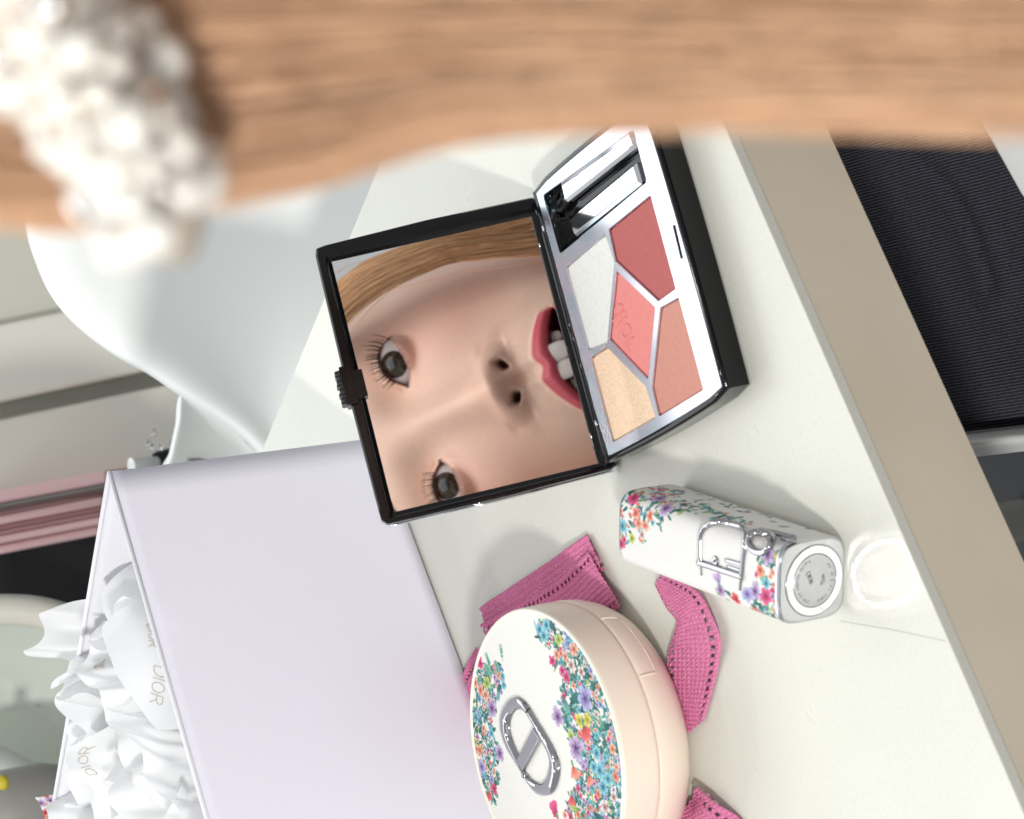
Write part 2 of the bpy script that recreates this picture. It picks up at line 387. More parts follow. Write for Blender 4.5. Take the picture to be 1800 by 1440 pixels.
# start every ring at the same corner so that the strips stay straight
def align(A, B):
    k = int(np.argmin(np.linalg.norm(B[:, :2] - A[0, :2], axis=1))); return np.roll(B, -k, 0)
def ccw(P):
    P = np.array(P); a = np.sum(P[:, 0] * np.roll(P[:, 1], -1) - np.roll(P[:, 0], -1) * P[:, 1]); return P if a > 0 else P[::-1]
cen = np.array([39.5, 34.5])
def polar(P, z, n_=160):
    """ring sampled by angle about the lid's middle: rings of different outlines line up"""
    P = ccw(P); Q = resample(P, 1200, True) - cen; a = np.arctan2(Q[:, 1], Q[:, 0]); k = np.argsort(a); a = a[k]; Q = Q[k]
    base_a = np.unique(np.r_[np.linspace(-math.pi, math.pi, n_, endpoint=False), [math.atan2(y - cen[1], x - cen[0]) for x, y in mir]])
    r = np.stack([np.interp(base_a, a, Q[:, j], period=2 * math.pi) for j in (0, 1)], 1)
    return np.c_[r + cen, np.full(len(r), z)]
mstep = offset(ccw(np.array(mir)), 1.3)
rs = [polar(offset(lid, -1.2), -4.6), polar(lid, -3.4), polar(lid, -.6), polar(offset(lid, -.5), 0), polar(offset(mstep, .5), 0), polar(mstep, -.5), polar(offset(mstep, -.25), -1.0), polar(mir, -1.3)]
V = np.vstack(rs); n = len(rs[0])
o = mesh('lid', lf(V), grid_faces(len(rs), n, False, True) + [list(range(n))[::-1]], m_black, pal, True)
e_ = o.modifiers.new('edge', 'EDGE_SPLIT'); e_.split_angle = math.radians(35)
Vm, Fm = prism(mir, -1.9, -1.25); mesh('mirror', lf(Vm), Fm, m_mirror, pal)
mesh('lid_trim', lf(tube([(-1.75, 1, -3.9), (-2.2, 35, -3.9), (-1.9, 66.5, -3.9)], .35, 6)[0]), tube([(-1.75, 1, -3.9), (-2.2, 35, -3.9), (-1.9, 66.5, -3.9)], .35, 6)[1], m_chrome, pal, True)
# latch on the lid's upper edge: clasp body, tongue and knurled edge
lt = [prism(rounded([(33.8, 66.6), (44.9, 66.6), (45.2, 69.9), (33.6, 69.9)], .4, 3), -4.6, 1.1), prism(rounded([(35.2, 63.6), (43.2, 63.6), (43.5, 66.8), (34.6, 66.8)], .3, 3), -1.0, .9)]
lt = [(lf(v), f) for v, f in lt]
bevel(mesh('latch', *join(lt), m_black, pal), .25, 2)
kn = []
for i in range(8):
    x = 34.2 + i * 1.33; kn.append(prism(rounded([(x, 69.4), (x + .95, 69.4), (x + .8, 71.6 - .5 * (i % 2)), (x + .15, 71.6 - .4 * (i % 3 == 0))], .2, 2), -4.2, .4))
bevel(mesh('latch_knurl', *join([(lf(v), f) for v, f in kn]), m_black2, pal), .15, 2)
# compartment tray
mesh('tray', *prism(offset(comp, .3), 4.1, 4.7), m_black, pal)
# the two applicators lying in the tray
def applicator(name, label, hp, tipP, kind):
    t = thing(name, label, 'applicator')
    q = rounded(hp, .8, 4); n = len(q)
    V = np.vstack([np.c_[offset(q, -.3), np.full(n, 4.9)], np.c_[q, np.full(n, 5.4)], np.c_[q, np.full(n, 7.0)], np.c_[offset(q, -.9), np.full(n, 7.9)]])
    mesh('handle', V, grid_faces(4, n, False, True) + [list(range(n))[::-1], list(range(3 * n, 4 * n))], m_chrome, t)
    if kind == 'sponge':
        q = smooth_curve(tipP, 40, True); n = 40
        V = np.vstack([np.c_[offset(q, -1.2), np.full(n, 4.9)], np.c_[q, np.full(n, 5.7)], np.c_[offset(q, -.5), np.full(n, 6.9)], np.c_[offset(q, -1.9), np.full(n, 7.6)]])
        mesh('sponge_tip', V, grid_faces(4, n, False, True) + [list(range(n))[::-1], list(range(3 * n, 4 * n))], m_black2, t, True)
    else:
        pts = []
        a, b, c, d = [np.array(p) for p in tipP]
        for i in range(420):
            s = rng.random(); z = 5.0 + 2.2 * rng.random(); p = a * (1 - s) + b * s; e = d * (1 - s) + c * s
            k = .93 + .1 * rng.random(); e = p + (e - p) * k + rng.normal(0, .25, 2)
            mid = (p + e) / 2 + rng.normal(0, .15, 2)
            pts.append(tube([(*p, z), (*mid, z + .2), (*e, z + rng.normal(0, .25))], [.09, .08, .03], 3, caps=False))
        mesh('bristles', *join(pts), m_bristle, t)
    return t
applicator('sponge_applicator', 'silver handled applicator with a black sponge tip, farther from the powders', [(78.0, -10.8), (71.9, -10.4), (72.0, -49.6), (77.3, -49.2)], [(77.4, -10.9), (72.3, -10.4), (70.9, -5.4), (73.4, -2.6), (77.0, -3.6)], 'sponge')
applicator('brush_applicator', 'silver handled brush with black bristles, beside the powders', [(67.6, -9.9), (61.6, -10.3), (62.4, -47.2), (68.6, -47.2)], [(67.6, -9.9), (61.9, -9.9), (60.4, -2.4), (70.2, -2.6)], 'brush')

# ------------------------------------------------------------------ printed flowers: a small painter
class Canvas:
    def __init__(s, w, h, res, col):
        s.res = res; s.nx = int(w / res) + 1; s.ny = int(h / res) + 1
        s.a = np.ones((s.nx, s.ny, 3), np.float32) * np.array(col, np.float32)
    def region(s, x0, x1, y0, y1):
        i0, i1 = max(0, int(x0 / s.res)), min(s.nx, int(x1 / s.res) + 2); j0, j1 = max(0, int(y0 / s.res)), min(s.ny, int(y1 / s.res) + 2)
        if i1 <= i0 or j1 <= j0: return None
        X, Y = np.meshgrid(np.arange(i0, i1) * s.res, np.arange(j0, j1) * s.res, indexing='ij'); return i0, i1, j0, j1, X, Y
    def blend(s, rg, al, col):
        i0, i1, j0, j1 = rg[:4]; t = s.a[i0:i1, j0:j1]; al = al[..., None]; s.a[i0:i1, j0:j1] = t * (1 - al) + al * col
    def petal(s, x, y, ang, ln, wd, cin, cout, edge=None, el=.8):
        rg = s.region(x - ln * 1.2, x + ln * 1.2, y - ln * 1.2, y + ln * 1.2)
        if rg is None: return
        X, Y = rg[4] - x, rg[5] - y; u = (X * math.cos(ang) + Y * math.sin(ang)) / ln; v = (-X * math.sin(ang) + Y * math.cos(ang)) / wd
        prof = np.sqrt(np.clip(u * (1 - u), 0, 1)) * 2 * (0.55 + .6 * u)
        d = np.abs(v) / np.maximum(prof, 1e-3); ins = (u > 0) & (u < 1)
        al = np.clip((1.05 - d) / .15, 0, 1) * ins
        w = np.clip(u, 0, 1)[..., None] ** .8 + .12 * np.sin(v * 9)[..., None]
        s.blend(rg, al, np.clip(np.array(cin) * (1 - w) + np.array(cout) * w, 0, 1))
        if edge is not None:
            ae = np.clip(1 - np.abs(d - .93) / .16, 0, 1) * ins * el; s.blend(rg, ae, np.array(edge))
    def line(s, P, wd, col, al=1.):
        P = np.array(P)
        for a, b in zip(P[:-1], P[1:]):
            rg = s.region(min(a[0], b[0]) - wd * 2, max(a[0], b[0]) + wd * 2, min(a[1], b[1]) - wd * 2, max(a[1], b[1]) + wd * 2)
            if rg is None: continue
            ab = b - a; t = np.clip(((rg[4] - a[0]) * ab[0] + (rg[5] - a[1]) * ab[1]) / max(ab @ ab, 1e-6), 0, 1)
            d = np.hypot(rg[4] - a[0] - t * ab[0], rg[5] - a[1] - t * ab[1]); s.blend(rg, np.clip((wd - d) / (s.res) + .5, 0, 1) * al, np.array(col))
PAL = {'magenta': ((.30, .005, .07), (.80, .13, .30)), 'teal': ((.01, .12, .20), (.30, .66, .74)), 'peach': ((.45, .07, .03), (.90, .55, .40)),
       'purple': ((.12, .03, .16), (.62, .50, .74)), 'violet': ((.10, .07, .24), (.52, .50, .78)), 'white': ((.25, .04, .04), (.90, .82, .76)), 'red': ((.30, .01, .02), (.82, .16, .16)),
       'coral': ((.45, .04, .03), (.90, .36, .24)), 'lime': ((.12, .22, .03), (.62, .72, .18)), 'yellow': ((.30, .25, .02), (.80, .74, .16)), 'blue': ((.02, .07, .2), (.24, .52, .70))}
DK = (.02, .05, .06)
def flower(c, x, y, r, k, npet=5, outline=None, rot=None):
    ci, co = PAL[k]; rot = random.random() * 6.28 if rot is None else rot
    for i in range(npet):
        a = rot + i * 6.283 / npet + random.uniform(-.15, .15)
        c.petal(x, y, a, r * random.uniform(.85, 1.1), r * random.uniform(.34, .44), ci, co, outline or tuple(q * .45 for q in co), .9 if outline else .5)
    for i in range(npet):
        a = rot + i * 6.283 / npet; c.line([(x, y), (x + math.cos(a) * r * .45, y + math.sin(a) * r * .45)], r * .05, ci, .8)
    c.petal(x - r * .12, y, 0, r * .26, r * .15, ci, tuple(q * .6 for q in ci))
def leaf(c, x, y, a, ln, wd, dark=False):
    k = random.random()
    ci, co = ((.005, .07, .06), (.04, .22, .19)) if dark or k < .38 else ((.01, .13, .11), (.18, .46, .36)) if k < .66 else ((.02, .14, .17), (.28, .60, .60)) if k < .93 else ((.12, .25, .04), (.55, .68, .2))
    c.petal(x, y, a, ln, wd, ci, co, DK, .75)
    c.line([(x, y), (x + math.cos(a) * ln * .85, y + math.sin(a) * ln * .85)], .1, DK, .6)
def sprig(c, x, y, a, ln):
    P = [(x + math.cos(a) * ln * t + .3 * math.sin(t * 5), y + math.sin(a) * ln * t) for t in np.linspace(0, 1, 6)]
    c.line(P, .1, (.03, .14, .10), .9)
    for p in P[1:]:
        for s_ in (-1, 1): c.petal(p[0], p[1], a + s_ * .8, ln * .25, ln * .07, (.03, .2, .12), (.25, .55, .40), None)
def carnation(c, x, y, a, ln, k):
    ci, co = PAL[k]
    for i in range(9): c.petal(x, y, a + (i - 4) * .16, ln * random.uniform(.8, 1.05), ln * .1, ci, co, ci, .4)
    c.petal(x - math.cos(a) * ln * .4, y - math.sin(a) * ln * .4, a, ln * .5, ln * .14, (.02, .15, .07), (.2, .45, .2), DK)

# ------------------------------------------------------------------ cushion compact
comp_t = thing('cushion_compact', 'round cream compact with a flower printed lid and chrome emblem', 'compact')
CC = (-71.97, 41.2); CR = 40.3; CT = 28.8
mesh('case_base', *lathe([(0, 1.4), (29, 1.4), (32, 1.6), (34.6, 2.6), (37.4, 5.2), (39.2, 8.4), (40.3, 12), (40.6, 15.2), (40.4, 16.3), (40.1, 16.6), (39.4, 16.65), (0, 16.65)], 160, CC), m_cream, comp_t, True)
mesh('case_lid', *lathe([(0, 16.9), (39.5, 16.9), (40.25, 17.0), (40.5, 17.4), (40.55, 18.5), (40.3, 26.9), (40.15, 27.6)], 160, CC), m_cream, comp_t, True)
mesh('case_rim', *lathe([(40.15, 27.6), (40.2, 28.0), (40.05, 28.5), (39.7, 28.75), (39.2, 28.7), (38.9, 28.35), (38.85, 27.9), (30, 27.9)], 160, CC), m_rim, comp_t, True)
# print disc
cv = Canvas(80, 80, .17, (.79, .78, .735)); off = 40.0
def inpoly(P):
    P = np.array(P)
    while True:
        x, y = rng.uniform(P[:, 0].min(), P[:, 0].max()), rng.uniform(P[:, 1].min(), P[:, 1].max())
        if inside(P, x, y): return x, y
cl_r = [(34.2, -12.2), (33.1, -20.0), (26.0, -29.2), (15.5, -36.4), (4.4, -39.9), (-6.3, -39.0), (-19.4, -33.8), (-26, -29), (-24.0, -3), (-18.9, -2), (-13.3, -9.8), (-8, -16), (0.5, -15), (8.7, -15), (15.4, -19.9), (24.4, -17.4), (28.8, -12.4)]
cl_l = [(17.1, 35.7), (27, 27.1), (30.1, 19.7), (27.2, 10.1), (20.1, 13.9), (17.9, 21.9), (7.9, 26.2), (2.4, 27), (-7.5, 33.5), (-7.9, 38.9), (4.6, 40)]
for P, nlf, nfl in ((cl_r, 1100, 260), (cl_l, 420, 110)):
    for i in range(nlf):
        x, y = inpoly(P); leaf(cv, x + off, y + off, random.random() * 6.28, random.uniform(1.4, 3.6), random.uniform(.3, .8))
    for i in range(nfl):
        x, y = inpoly(P); flower(cv, x + off, y + off, random.uniform(.6, 1.35), random.choice(['peach', 'coral', 'teal', 'white', 'magenta', 'purple', 'blue', 'teal', 'white', 'white', 'violet']), random.choice([5, 5, 6]))
def fl(pts, k, r, **kw):
    for x, y in pts: flower(cv, x + off, y + off, r * .84 * random.uniform(.85, 1.15), k, **kw)
for x, y in [(13.0, -22.5), (11.8, -17.0), (13.7, -33.9), (19.0, -28.1), (-0.4, -36.8), (29.2, -22.8), (-19.3, -10.6), (-21.3, -17.5), (26.3, 22.3), (6, -24), (9, -20), (24, 20), (16, -26)]:
    leaf(cv, x + off, y + off, random.random() * 6.28, random.uniform(4.0, 5.6), random.uniform(1.0, 1.5))
for (x, y), a in zip([(27.5, 17.7), (25.2, 18.1), (28.0, 9.9), (24.4, 13.7), (-2.0, -33.0), (1.3, -32.2)], [.1, .4, -.2, .1, 0, 1]):
    sprig(cv, x + off, y + off, a, 4.5)
fl([(30.4, 22.8), (22.1, -16.5), (18.3, -20.4), (16.3, -21.6), (-17.8, 2.7), (-5.2, 33.0)], 'magenta', 2.2)
fl([(24.1, 12.2), (21.6, 12.7), (10.1, 26.6), (16.3, 33.2)], 'teal', 2.1); fl([(31.6, -14.2), (32.0, -18.3), (29.5, -15.5)], 'teal', 2.6, npet=6)
fl([(-6.3, -26.7), (-9.6, -23.5), (-13.9, -29.0), (-11, -26), (-15.5, -25.5)], 'teal', 2.7, npet=6)
fl([(25.9, 28.4), (23.1, 26.6), (21.2, 24.3), (23.1, -19.6), (21.6, -23.7), (22.5, -29.0), (6.8, 35.7), (-6.8, -35.1)], 'peach', 2.2)
fl([(18.8, -25.5), (15.9, -29.7), (-19.0, -29.5), (-20.8, -23.9)], 'white', 2.7)
fl([(-16.9, -22.2), (-14, -33)], 'coral', 2.)
fl([(24.2, 22.0), (26.8, -22.5), (0.6, -16.1), (9.8, 37.8)], 'lime', 2.2); fl([(3.7, -22.4), (3.2, -26.4)], 'yellow', 2.6)
fl([(16.8, 22.7), (3.8, 24.7)], 'purple', 3.6, outline=(.22, .16, .28)); fl([(2.0, 37.0)], 'violet', 3)
fl([(8.6, -28.1)], 'violet', 5.2, outline=(.2, .18, .34)); fl([(7.0, -11.9)], 'purple', 4.4, outline=(.26, .2, .3)); fl([(-3.0, -17.0)], 'purple', 5.2, outline=(.3, .26, .36))
carnation(cv, 2.2 + off, -23.9 + off, math.pi * .98, 4.8, 'red'); carnation(cv, -7 + off, -13.1 + off, math.pi, 4.2, 'coral'); carnation(cv, -11 + off, -19.4 + off, math.pi * 1.05, 3.6, 'coral')
carnation(cv, -14.6 + off, -8.4 + off, math.pi * .9, 3.5, 'red'); carnation(cv, -18.2 + off, 2.0 + off, .2, 4.6, 'magenta'); carnation(cv, -5 + off, 37 + off, 3., 3.4, 'red')
X, Y = np.meshgrid(np.arange(cv.nx) * cv.res - off, np.arange(cv.ny) * cv.res - off, indexing='ij'); rr = np.hypot(X, Y)
k = np.clip(39.0 / np.maximum(rr, 1e-6), 0, 1); keep = (np.maximum.reduce([rr[:-1, :-1], rr[1:, :-1], rr[1:, 1:], rr[:-1, 1:]]) < 39.25)
weave = .02 * np.sin(Y * 2.0 * 3.6) * (1 + .4 * vnoise(X * .8, Y * 3))
V = np.stack([X * k + CC[0], Y * k + CC[1], 28.3 + weave], -1).reshape(-1, 3)
mesh('printed_disc', V, grid_faces(cv.nx, cv.ny, keep=keep), m_print, comp_t, True, cols=cv.a.reshape(-1, 3) ** 1.0)
# emblem: an oval split into two letter shapes with a bar between them
eo = [(-55.3, 47.4), (-55.9, 54.3), (-59.3, 60.0), (-63.8, 61.1), (-68.0, 59.9), (-72.2, 57.3), (-77.2, 53.9), (-81.5, 51.7), (-83.9, 47.1), (-83.9, 41.2), (-79.9, 35.7), (-76.8, 34.4), (-71.8, 35.8), (-67.2, 38.3), (-62.3, 41.1), (-57.9, 43.7)]
ei = [(-58.2, 48.9), (-58.9, 52.8), (-61.0, 55.7), (-64.2, 56.9), (-67.6, 56.4), (-70.8, 55.2), (-74.4, 54.2), (-77.1, 53.3), (-80.3, 49.1), (-80.9, 45.5), (-79.2, 41.7), (-76.0, 38.7), (-72.9, 38.4), (-69.0, 40.2), (-63.7, 42.3), (-59.8, 44.8)]
EO = smooth_curve(eo, 128, True); EI0 = smooth_curve(ei, 512, True)
EI = np.array([EI0[np.argmin(np.linalg.norm(EI0 - p, axis=1))] for p in EO])
for _ in range(3): EI = (np.roll(EI, 1, 0) + 2 * EI + np.roll(EI, -1, 0)) / 4
for _ in range(10): EO = (np.roll(EO, 1, 0) + 2 * EO + np.roll(EO, -1, 0)) / 4; EI = (np.roll(EI, 1, 0) + 2 * EI + np.roll(EI, -1, 0)) / 4
_d = (EO - EI) / np.linalg.norm(EO - EI, axis=1)[:, None]; EO = EO + .35 * _d; EI = EI - .35 * _d
mid = (EO + EI) / 2
rs = [np.c_[EO, np.full(128, 28.2)], np.c_[EO * .97 + mid * .03, np.full(128, 29.1)], np.c_[mid * .75 + EO * .25, np.full(128, 29.75)], np.c_[mid * .6 + EI * .4, np.full(128, 29.7)], np.c_[EI, np.full(128, 28.9)], np.c_[EI, np.full(128, 28.2)]]
V = np.vstack(rs); fcs = grid_faces(6, 128, False, True)
gapc = [np.array([-60.4, 42.4]), np.array([-77.4, 54.0])]
fcs = [q for q in fcs if min(np.linalg.norm((EO[q[0] % 128] + EI[q[0] % 128]) / 2 - g) for g in gapc) > .75]
em = mesh('emblem_ring', V, fcs, m_emb, comp_t, True)
bq = [(-65.2, 42.9), (-69.2, 39.9), (-75.2, 54.0), (-72.4, 57.0)]
bevel(mesh('emblem_bar', *prism([(-65.2, 42.1), (-69.0, 39.8), (-75.7, 53.8), (-72.2, 56.0)], 28.2, 29.6), m_emb, comp_t), .45, 3)
mesh('emblem_pin', *tube([(-77.0, 53.4, 28.3), (-77.0, 53.4, 30.0)], .75, 14), m_emb, comp_t, True)
# thumb catch outline on the base wall, built as a raised lip that follows the wall
def wallpt(ang, z, dr=0):
    zz = [1.4, 2.6, 5.2, 8.4, 12, 15.2, 16.4]; rr_ = [32, 34.6, 37.4, 39.2, 40.3, 40.6, 40.4]
    r_ = np.interp(z, zz, rr_) + dr; return (CC[0] + r_ * math.cos(ang), CC[1] + r_ * math.sin(ang), z)
A0, A1 = math.radians(-43), math.radians(-75)
cp = [(A0, 16.4), (A0 - .01, 11.5), (A0 - .06, 10.0), (A1 + .07, 10.0), (A1 + .01, 11.3), (A1, 16.4)]
P = smooth_curve([(a, z) for a, z in resample(cp, 14)], 60); mesh('thumb_catch', *tube([wallpt(a, z, .05) for a, z in P], .28, 8), m_cream, comp_t, True)

# ------------------------------------------------------------------ lipstick
lip = thing('lipstick', 'flower printed lipstick case lying on its side, silver end nearest', 'lipstick')
LS, LL, LY = 19.48, 69.1, .48365
lax = np.array([math.sin(LY), math.cos(LY), 0]); lsx = np.array([math.cos(LY), -math.sin(LY), 0]); lor = np.array([-63.53, -69.81, 0])
lpf = lambda V: lor + V[:, :1] * lax + V[:, 1:2] * lsx + V[:, 2:] * np.array([0, 0, 1])     # (axis, across, up)
def section(n, grow=0.):
    """rounded square outline with bulging sides, walked by arc length; starts at the low -across corner, then up, over, down"""
    t = np.linspace(0, 2 * math.pi, 2001)[:-1]; e = 2 / 4.6
    x = np.sign(np.cos(t)) * np.abs(np.cos(t)) ** e; y = np.sign(np.sin(t)) * np.abs(np.sin(t)) ** e
    P = np.stack([x, y], 1) * (LS / 2 + .65 + grow)
    d = np.linalg.norm(P - np.array([-1, -1]) * LS / 2, axis=1); P = np.roll(P, -int(np.argmin(d)), 0)[::-1]
    return resample(P, n, True) + np.array([LS / 2, LS / 2 + .65])
NP, NA = 380, 330
sec = section(NP)
per = 4 * LS
lc = Canvas(LL, per, .2, (.75, .735, .71)); lc.nx, lc.ny
# canvas: x along the axis from the silver end, y round the case: 0..s near side, s..2s top, 2s..3s far side
def lv(u, v): return (u, LS + v)          # v measured across the top face from the camera-left edge
regs = [([(44, LS * 2.2), (46, LS * 1.85), (52, LS * 1.75), (56, LS * 1.5), (60, LS * 1.4), (69, LS * 1.2), (69, LS * 2.6), (52, LS * 2.5)], 110, 48),
        ([(20, LS * 2.15), (45, LS * 2.05), (50, LS * 2.5), (20, LS * 2.35)], 60, 6), ([(0, LS * .8), (12, LS * .8), (9, LS * 1.5), (7, LS * 1.9), (0, LS * 2.)], 80, 34),
        ([(12, LS * .7), (26, LS * .8), (24, LS * 1.15), (12, LS * 1.3)], 8, 3), ([(0, LS * 2.6), (60, LS * 2.6), (60, LS * 3), (0, LS * 3)], 30, 10), ([(0, 0), (30, 0), (30, LS * .7), (0, LS * .8)], 40, 14)]
for P, a, b in regs:
    for i in range(a):
        x, y = inpoly(P); leaf(lc, x, y, random.random() * 6.28, random.uniform(1.6, 3.6), random.uniform(.4, .8))
    for i in range(b):
        x, y = inpoly(P); flower(lc, x, y, random.uniform(.6, 1.35), random.choice(['peach', 'coral', 'teal', 'white', 'magenta', 'purple', 'peach']))
for (u_, v_), k, r in [((64, 19.4), 'magenta', 2.4), ((56, 22.8), 'purple', 2.3), ((49.5, 19.6), 'purple', 2.6), ((61, 15.6), 'coral', 1.8), ((59.6, 13), 'peach', 2), ((54.5, 16.2), 'coral', 1.7), ((56.4, 13), 'peach', 1.9), ((67, 10.4), 'teal', 2.3), ((62.5, 8), 'lime', 1.6),
                       ((67.6, 5.2), 'magenta', 2.1), ((4.5, 16.6), 'purple', 2.6), ((7.0, 12.0), 'coral', 1.7), ((4.6, 9.0), 'teal', 1.8), ((4.6, 5.6), 'magenta', 2.8), ((9.0, 6.0), 'purple', 2.5), ((23.5, 2.4), 'purple', 2.2), ((17.5, 1.4), 'red', 2.2), ((12.2, 4.2), 'violet', 2.4), ((57.8, 10), 'white', 1.6)]:
    flower(lc, *lv(u_, v_), r, k)
carnation(lc, 23.8, LS + 4.2, 1.2, 3.4, 'purple')
ua = np.linspace(0, LL, NA)
# a slight shoulder near both ends
def taper(u): return 1 - .035 * np.exp(-np.clip(u, 0, None) / .35) - .06 * np.exp(-np.clip(LL - u, 0, None) / .5)
cs = np.array([LS / 2, LS / 2 + .65])
V = np.zeros((NA, NP, 3)); V[:, :, 0] = ua[:, None]; V[:, :, 1:] = cs + (sec - cs)[None] * taper(ua)[:, None, None]
arc = np.linspace(0, per, NP, endpoint=False)
ribs = .025 * np.sin(ua * 2 * math.pi / .62)
nrm = (sec - cs) / np.linalg.norm(sec - cs, axis=1)[:, None]; V[:, :, 1:] += ribs[:, None, None] * nrm[None]
ci = np.clip((ua / lc.res).astype(int), 0, lc.nx - 1); cj = np.clip((arc / lc.res).astype(int), 0, lc.ny - 1)
mesh('case', lpf(V.reshape(-1, 3)), [q[::-1] for q in grid_faces(NA, NP, False, True)], m_print, lip, True, cols=lc.a[ci][:, cj].reshape(-1, 3))
def ring_at(u, g, nn=96): s_ = section(nn, g); return np.c_[np.full(nn, u), s_]
def cap_mesh(rings): 
    n = len(rings[0]); V = np.vstack(rings); return lpf(V), grid_faces(len(rings), n, False, True) + [list(range((len(rings) - 1) * n, len(rings) * n))]
mesh('far_cap', *cap_mesh([ring_at(LL - 1.0, -.2), ring_at(LL - .2, -.28), ring_at(LL + .3, -.9)]), m_black2, lip, True)
o = mesh('end_band', *cap_mesh([ring_at(.9, .12), ring_at(-.05, .12), ring_at(-.4, -.12), ring_at(-.5, -.5)]), m_glit, lip, True)
e_ = o.modifiers.new('edge', 'EDGE_SPLIT'); e_.split_angle = math.radians(40)
# stamped disc in the silver end: groove, raised ring and inner plate
ec = np.array([9.55, 9.75])
def lathe_end(prof, n=96):
    prof = np.array(prof); a = np.arange(n) * 2 * math.pi / n
    V = np.stack([np.repeat(prof[:, 1, None], n, 1), ec[0] + prof[:, 0, None] * np.cos(a), ec[1] + prof[:, 0, None] * np.sin(a)], -1).reshape(-1, 3)
    return lpf(V), grid_faces(len(prof), n, False, True) + [list(range((len(prof) - 1) * n, len(prof) * n))]
mesh('groove', *lathe_end([(9.2, -.52), (9.0, -.56), (8.75, -.56)]), m_ink, lip, True)
mesh('ring', *lathe_end([(9.0, -.56), (8.95, -.72)] + [(r_, -.745 + .011 * (1 - ((r_ - 7.95) / .95) ** 2)) for r_ in (8.9, 8.6, 8.3, 7.95, 7.6, 7.3, 7.0)] + [(6.9, -.72), (6.8, -.62)]), m_glit2, lip, True)
mesh('stamp_plate', *lathe_end([(6.8, -.56), (6.7, -.69)] + [(q_, -.70 + .022 * (1 - (q_ / 6.6) ** 2)) for q_ in (6.6, 5.8, 4.8, 3.6, 2.4, 1.2, .05)]), m_stamp, lip, True)
tx = []
def endstroke(P, w=.1): return (lambda t: (lpf(t[0]), t[1]))(tube([(-.66, x, z) for x, z in P], w, 5))
for ring_r, segs in ((5.5, [(0.3, 1.0), (1.12, 1.9), (2.0, 2.3), (2.45, 2.8), (3.3, 3.9), (4.05, 4.35), (4.5, 4.62), (4.75, 5.0), (5.2, 5.5)]),):
    for a0, a1 in segs:
        kk = max(1, int((a1 - a0) * ring_r / .55))
        for i in range(kk):     # the tiny ring text reads as short upright strokes
            a = a0 + (i + .5) * (a1 - a0) / kk; da = .035
            tx.append(endstroke([(ec[0] + (ring_r + .35 * s_) * math.cos(a + da * s_ * random.uniform(-1, 1)), ec[1] + (ring_r + .35 * s_) * math.sin(a + da * s_ * random.uniform(-1, 1))) for s_ in (-1, 1)], .11))
            if random.random() < .6: tx.append(endstroke([(ec[0] + (ring_r + .3) * math.cos(a), ec[1] + (ring_r + .3) * math.sin(a)), (ec[0] + (ring_r + .3) * math.cos(a + .07), ec[1] + (ring_r + .3) * math.sin(a + .07))], .09))
DIOR = {'D': [[(0, 0), (0, 1)], [(0, 1), (.35, 1), (.62, .8), (.68, .5), (.62, .2), (.35, 0), (0, 0)]], 'I': [[(0, 0), (0, 1)]], 'O': [[(.36, 1), (.1, .85), (0, .5), (.1, .15), (.36, 0), (.62, .15), (.72, .5), (.62, .85), (.36, 1)]],
        'R': [[(0, 0), (0, 1)], [(0, 1), (.35, 1), (.56, .9), (.56, .62), (.35, .5), (0, .5)], [(.3, .5), (.62, 0)]]}
ADV = {'D': .86, 'I': .24, 'O': .9, 'R': .8}
def word(w, org, ux, uy, sc):
    x = 0; out_ = []
    for ch in w:
        for P in DIOR[ch]:
            Q = [np.array(org) + np.array(ux) * (x + a) * sc + np.array(uy) * b * sc for a, b in P]
            out_.append(Q)
        x += ADV[ch]
    return out_
ud = np.array([.86, -.5]) * -1; uu = np.array([-.5, -.86]) * -1
for P in word('DIOR', ec + np.array([2.6, 1.7]), (-.90, -.43), (-.43, .90), 1.25): tx.append(endstroke(P, .12))
for k_ in range(5):
    a = 3.6 + k_ * .42; tx.append(endstroke([ec + np.array([.2, -1.4]) + np.array([math.cos(a), math.sin(a)]) * 1.0, ec + np.array([.2, -1.4]) + np.array([math.cos(a), math.sin(a)]) * 1.9], .16))
mesh('stamped_text', *join(tx), m_ink, lip)
# chrome letters wrapped over the case
def onsurf(u, v, h=.35):
    if v <= LS - 1.0:
        vv = v; zz = LS + .9 - .5 * ((v - LS / 2) / (LS / 2)) ** 4; return np.array([u, vv, zz + h])
    t = min(1, (v - (LS - 1.0)) / 2.2)          # round the shoulder
    if t < 1: a = t * math.pi / 2; return np.array([u, LS - 1.0 + (1.6 + h) * math.sin(a), LS - 1.2 + (1.6 + h) * math.cos(a)])
    return np.array([u, LS + .55 + h, LS - 1.2 - (v - LS - 1.2)])
def letter(P, r, n_=40, ry=None):
    Q = smooth_curve(P, n_) if len(P) > 2 else resample(P, n_)
    v_, f_ = tube([onsurf(a, b) for a, b in Q], r, 10); return lpf(v_), f_
L_ = [letter([(31.9, 8.6), (32.1, 12.4), (32.0, 15.6), (30.3, 18.2), (26.2, 20.0), (21.3, 20.7), (16.8, 20.4), (14.2, 18.9), (13.6, 16.8), (13.9, 13.5), (14.4, 9.0)], .8, 80),
      letter([(32.4, 8.3), (27.3, 8.5), (22.7, 8.6), (18.3, 8.7), (13.8, 8.8)], 1.05), letter([(31.9, 8.3), (31.5, 6.8), (31.3, 5.2)], .45, 12), letter([(14.4, 8.7), (14.9, 7.0), (15.1, 5.0)], .55, 12)]
mesh('letter_d', *join(L_), m_emb, lip, True)
mesh('letter_i', *join([letter([(21.0, 11.5), (13.5, 11.9)], .65, 14), letter([(20.3, 10.1), (14, 10.2)], .5, 14), letter([(26.2, 10.2), (25.3, 11.2), (24.4, 10.4), (25.3, 9.7), (26.2, 10.2)], .6, 24)]), m_emb, lip, True)
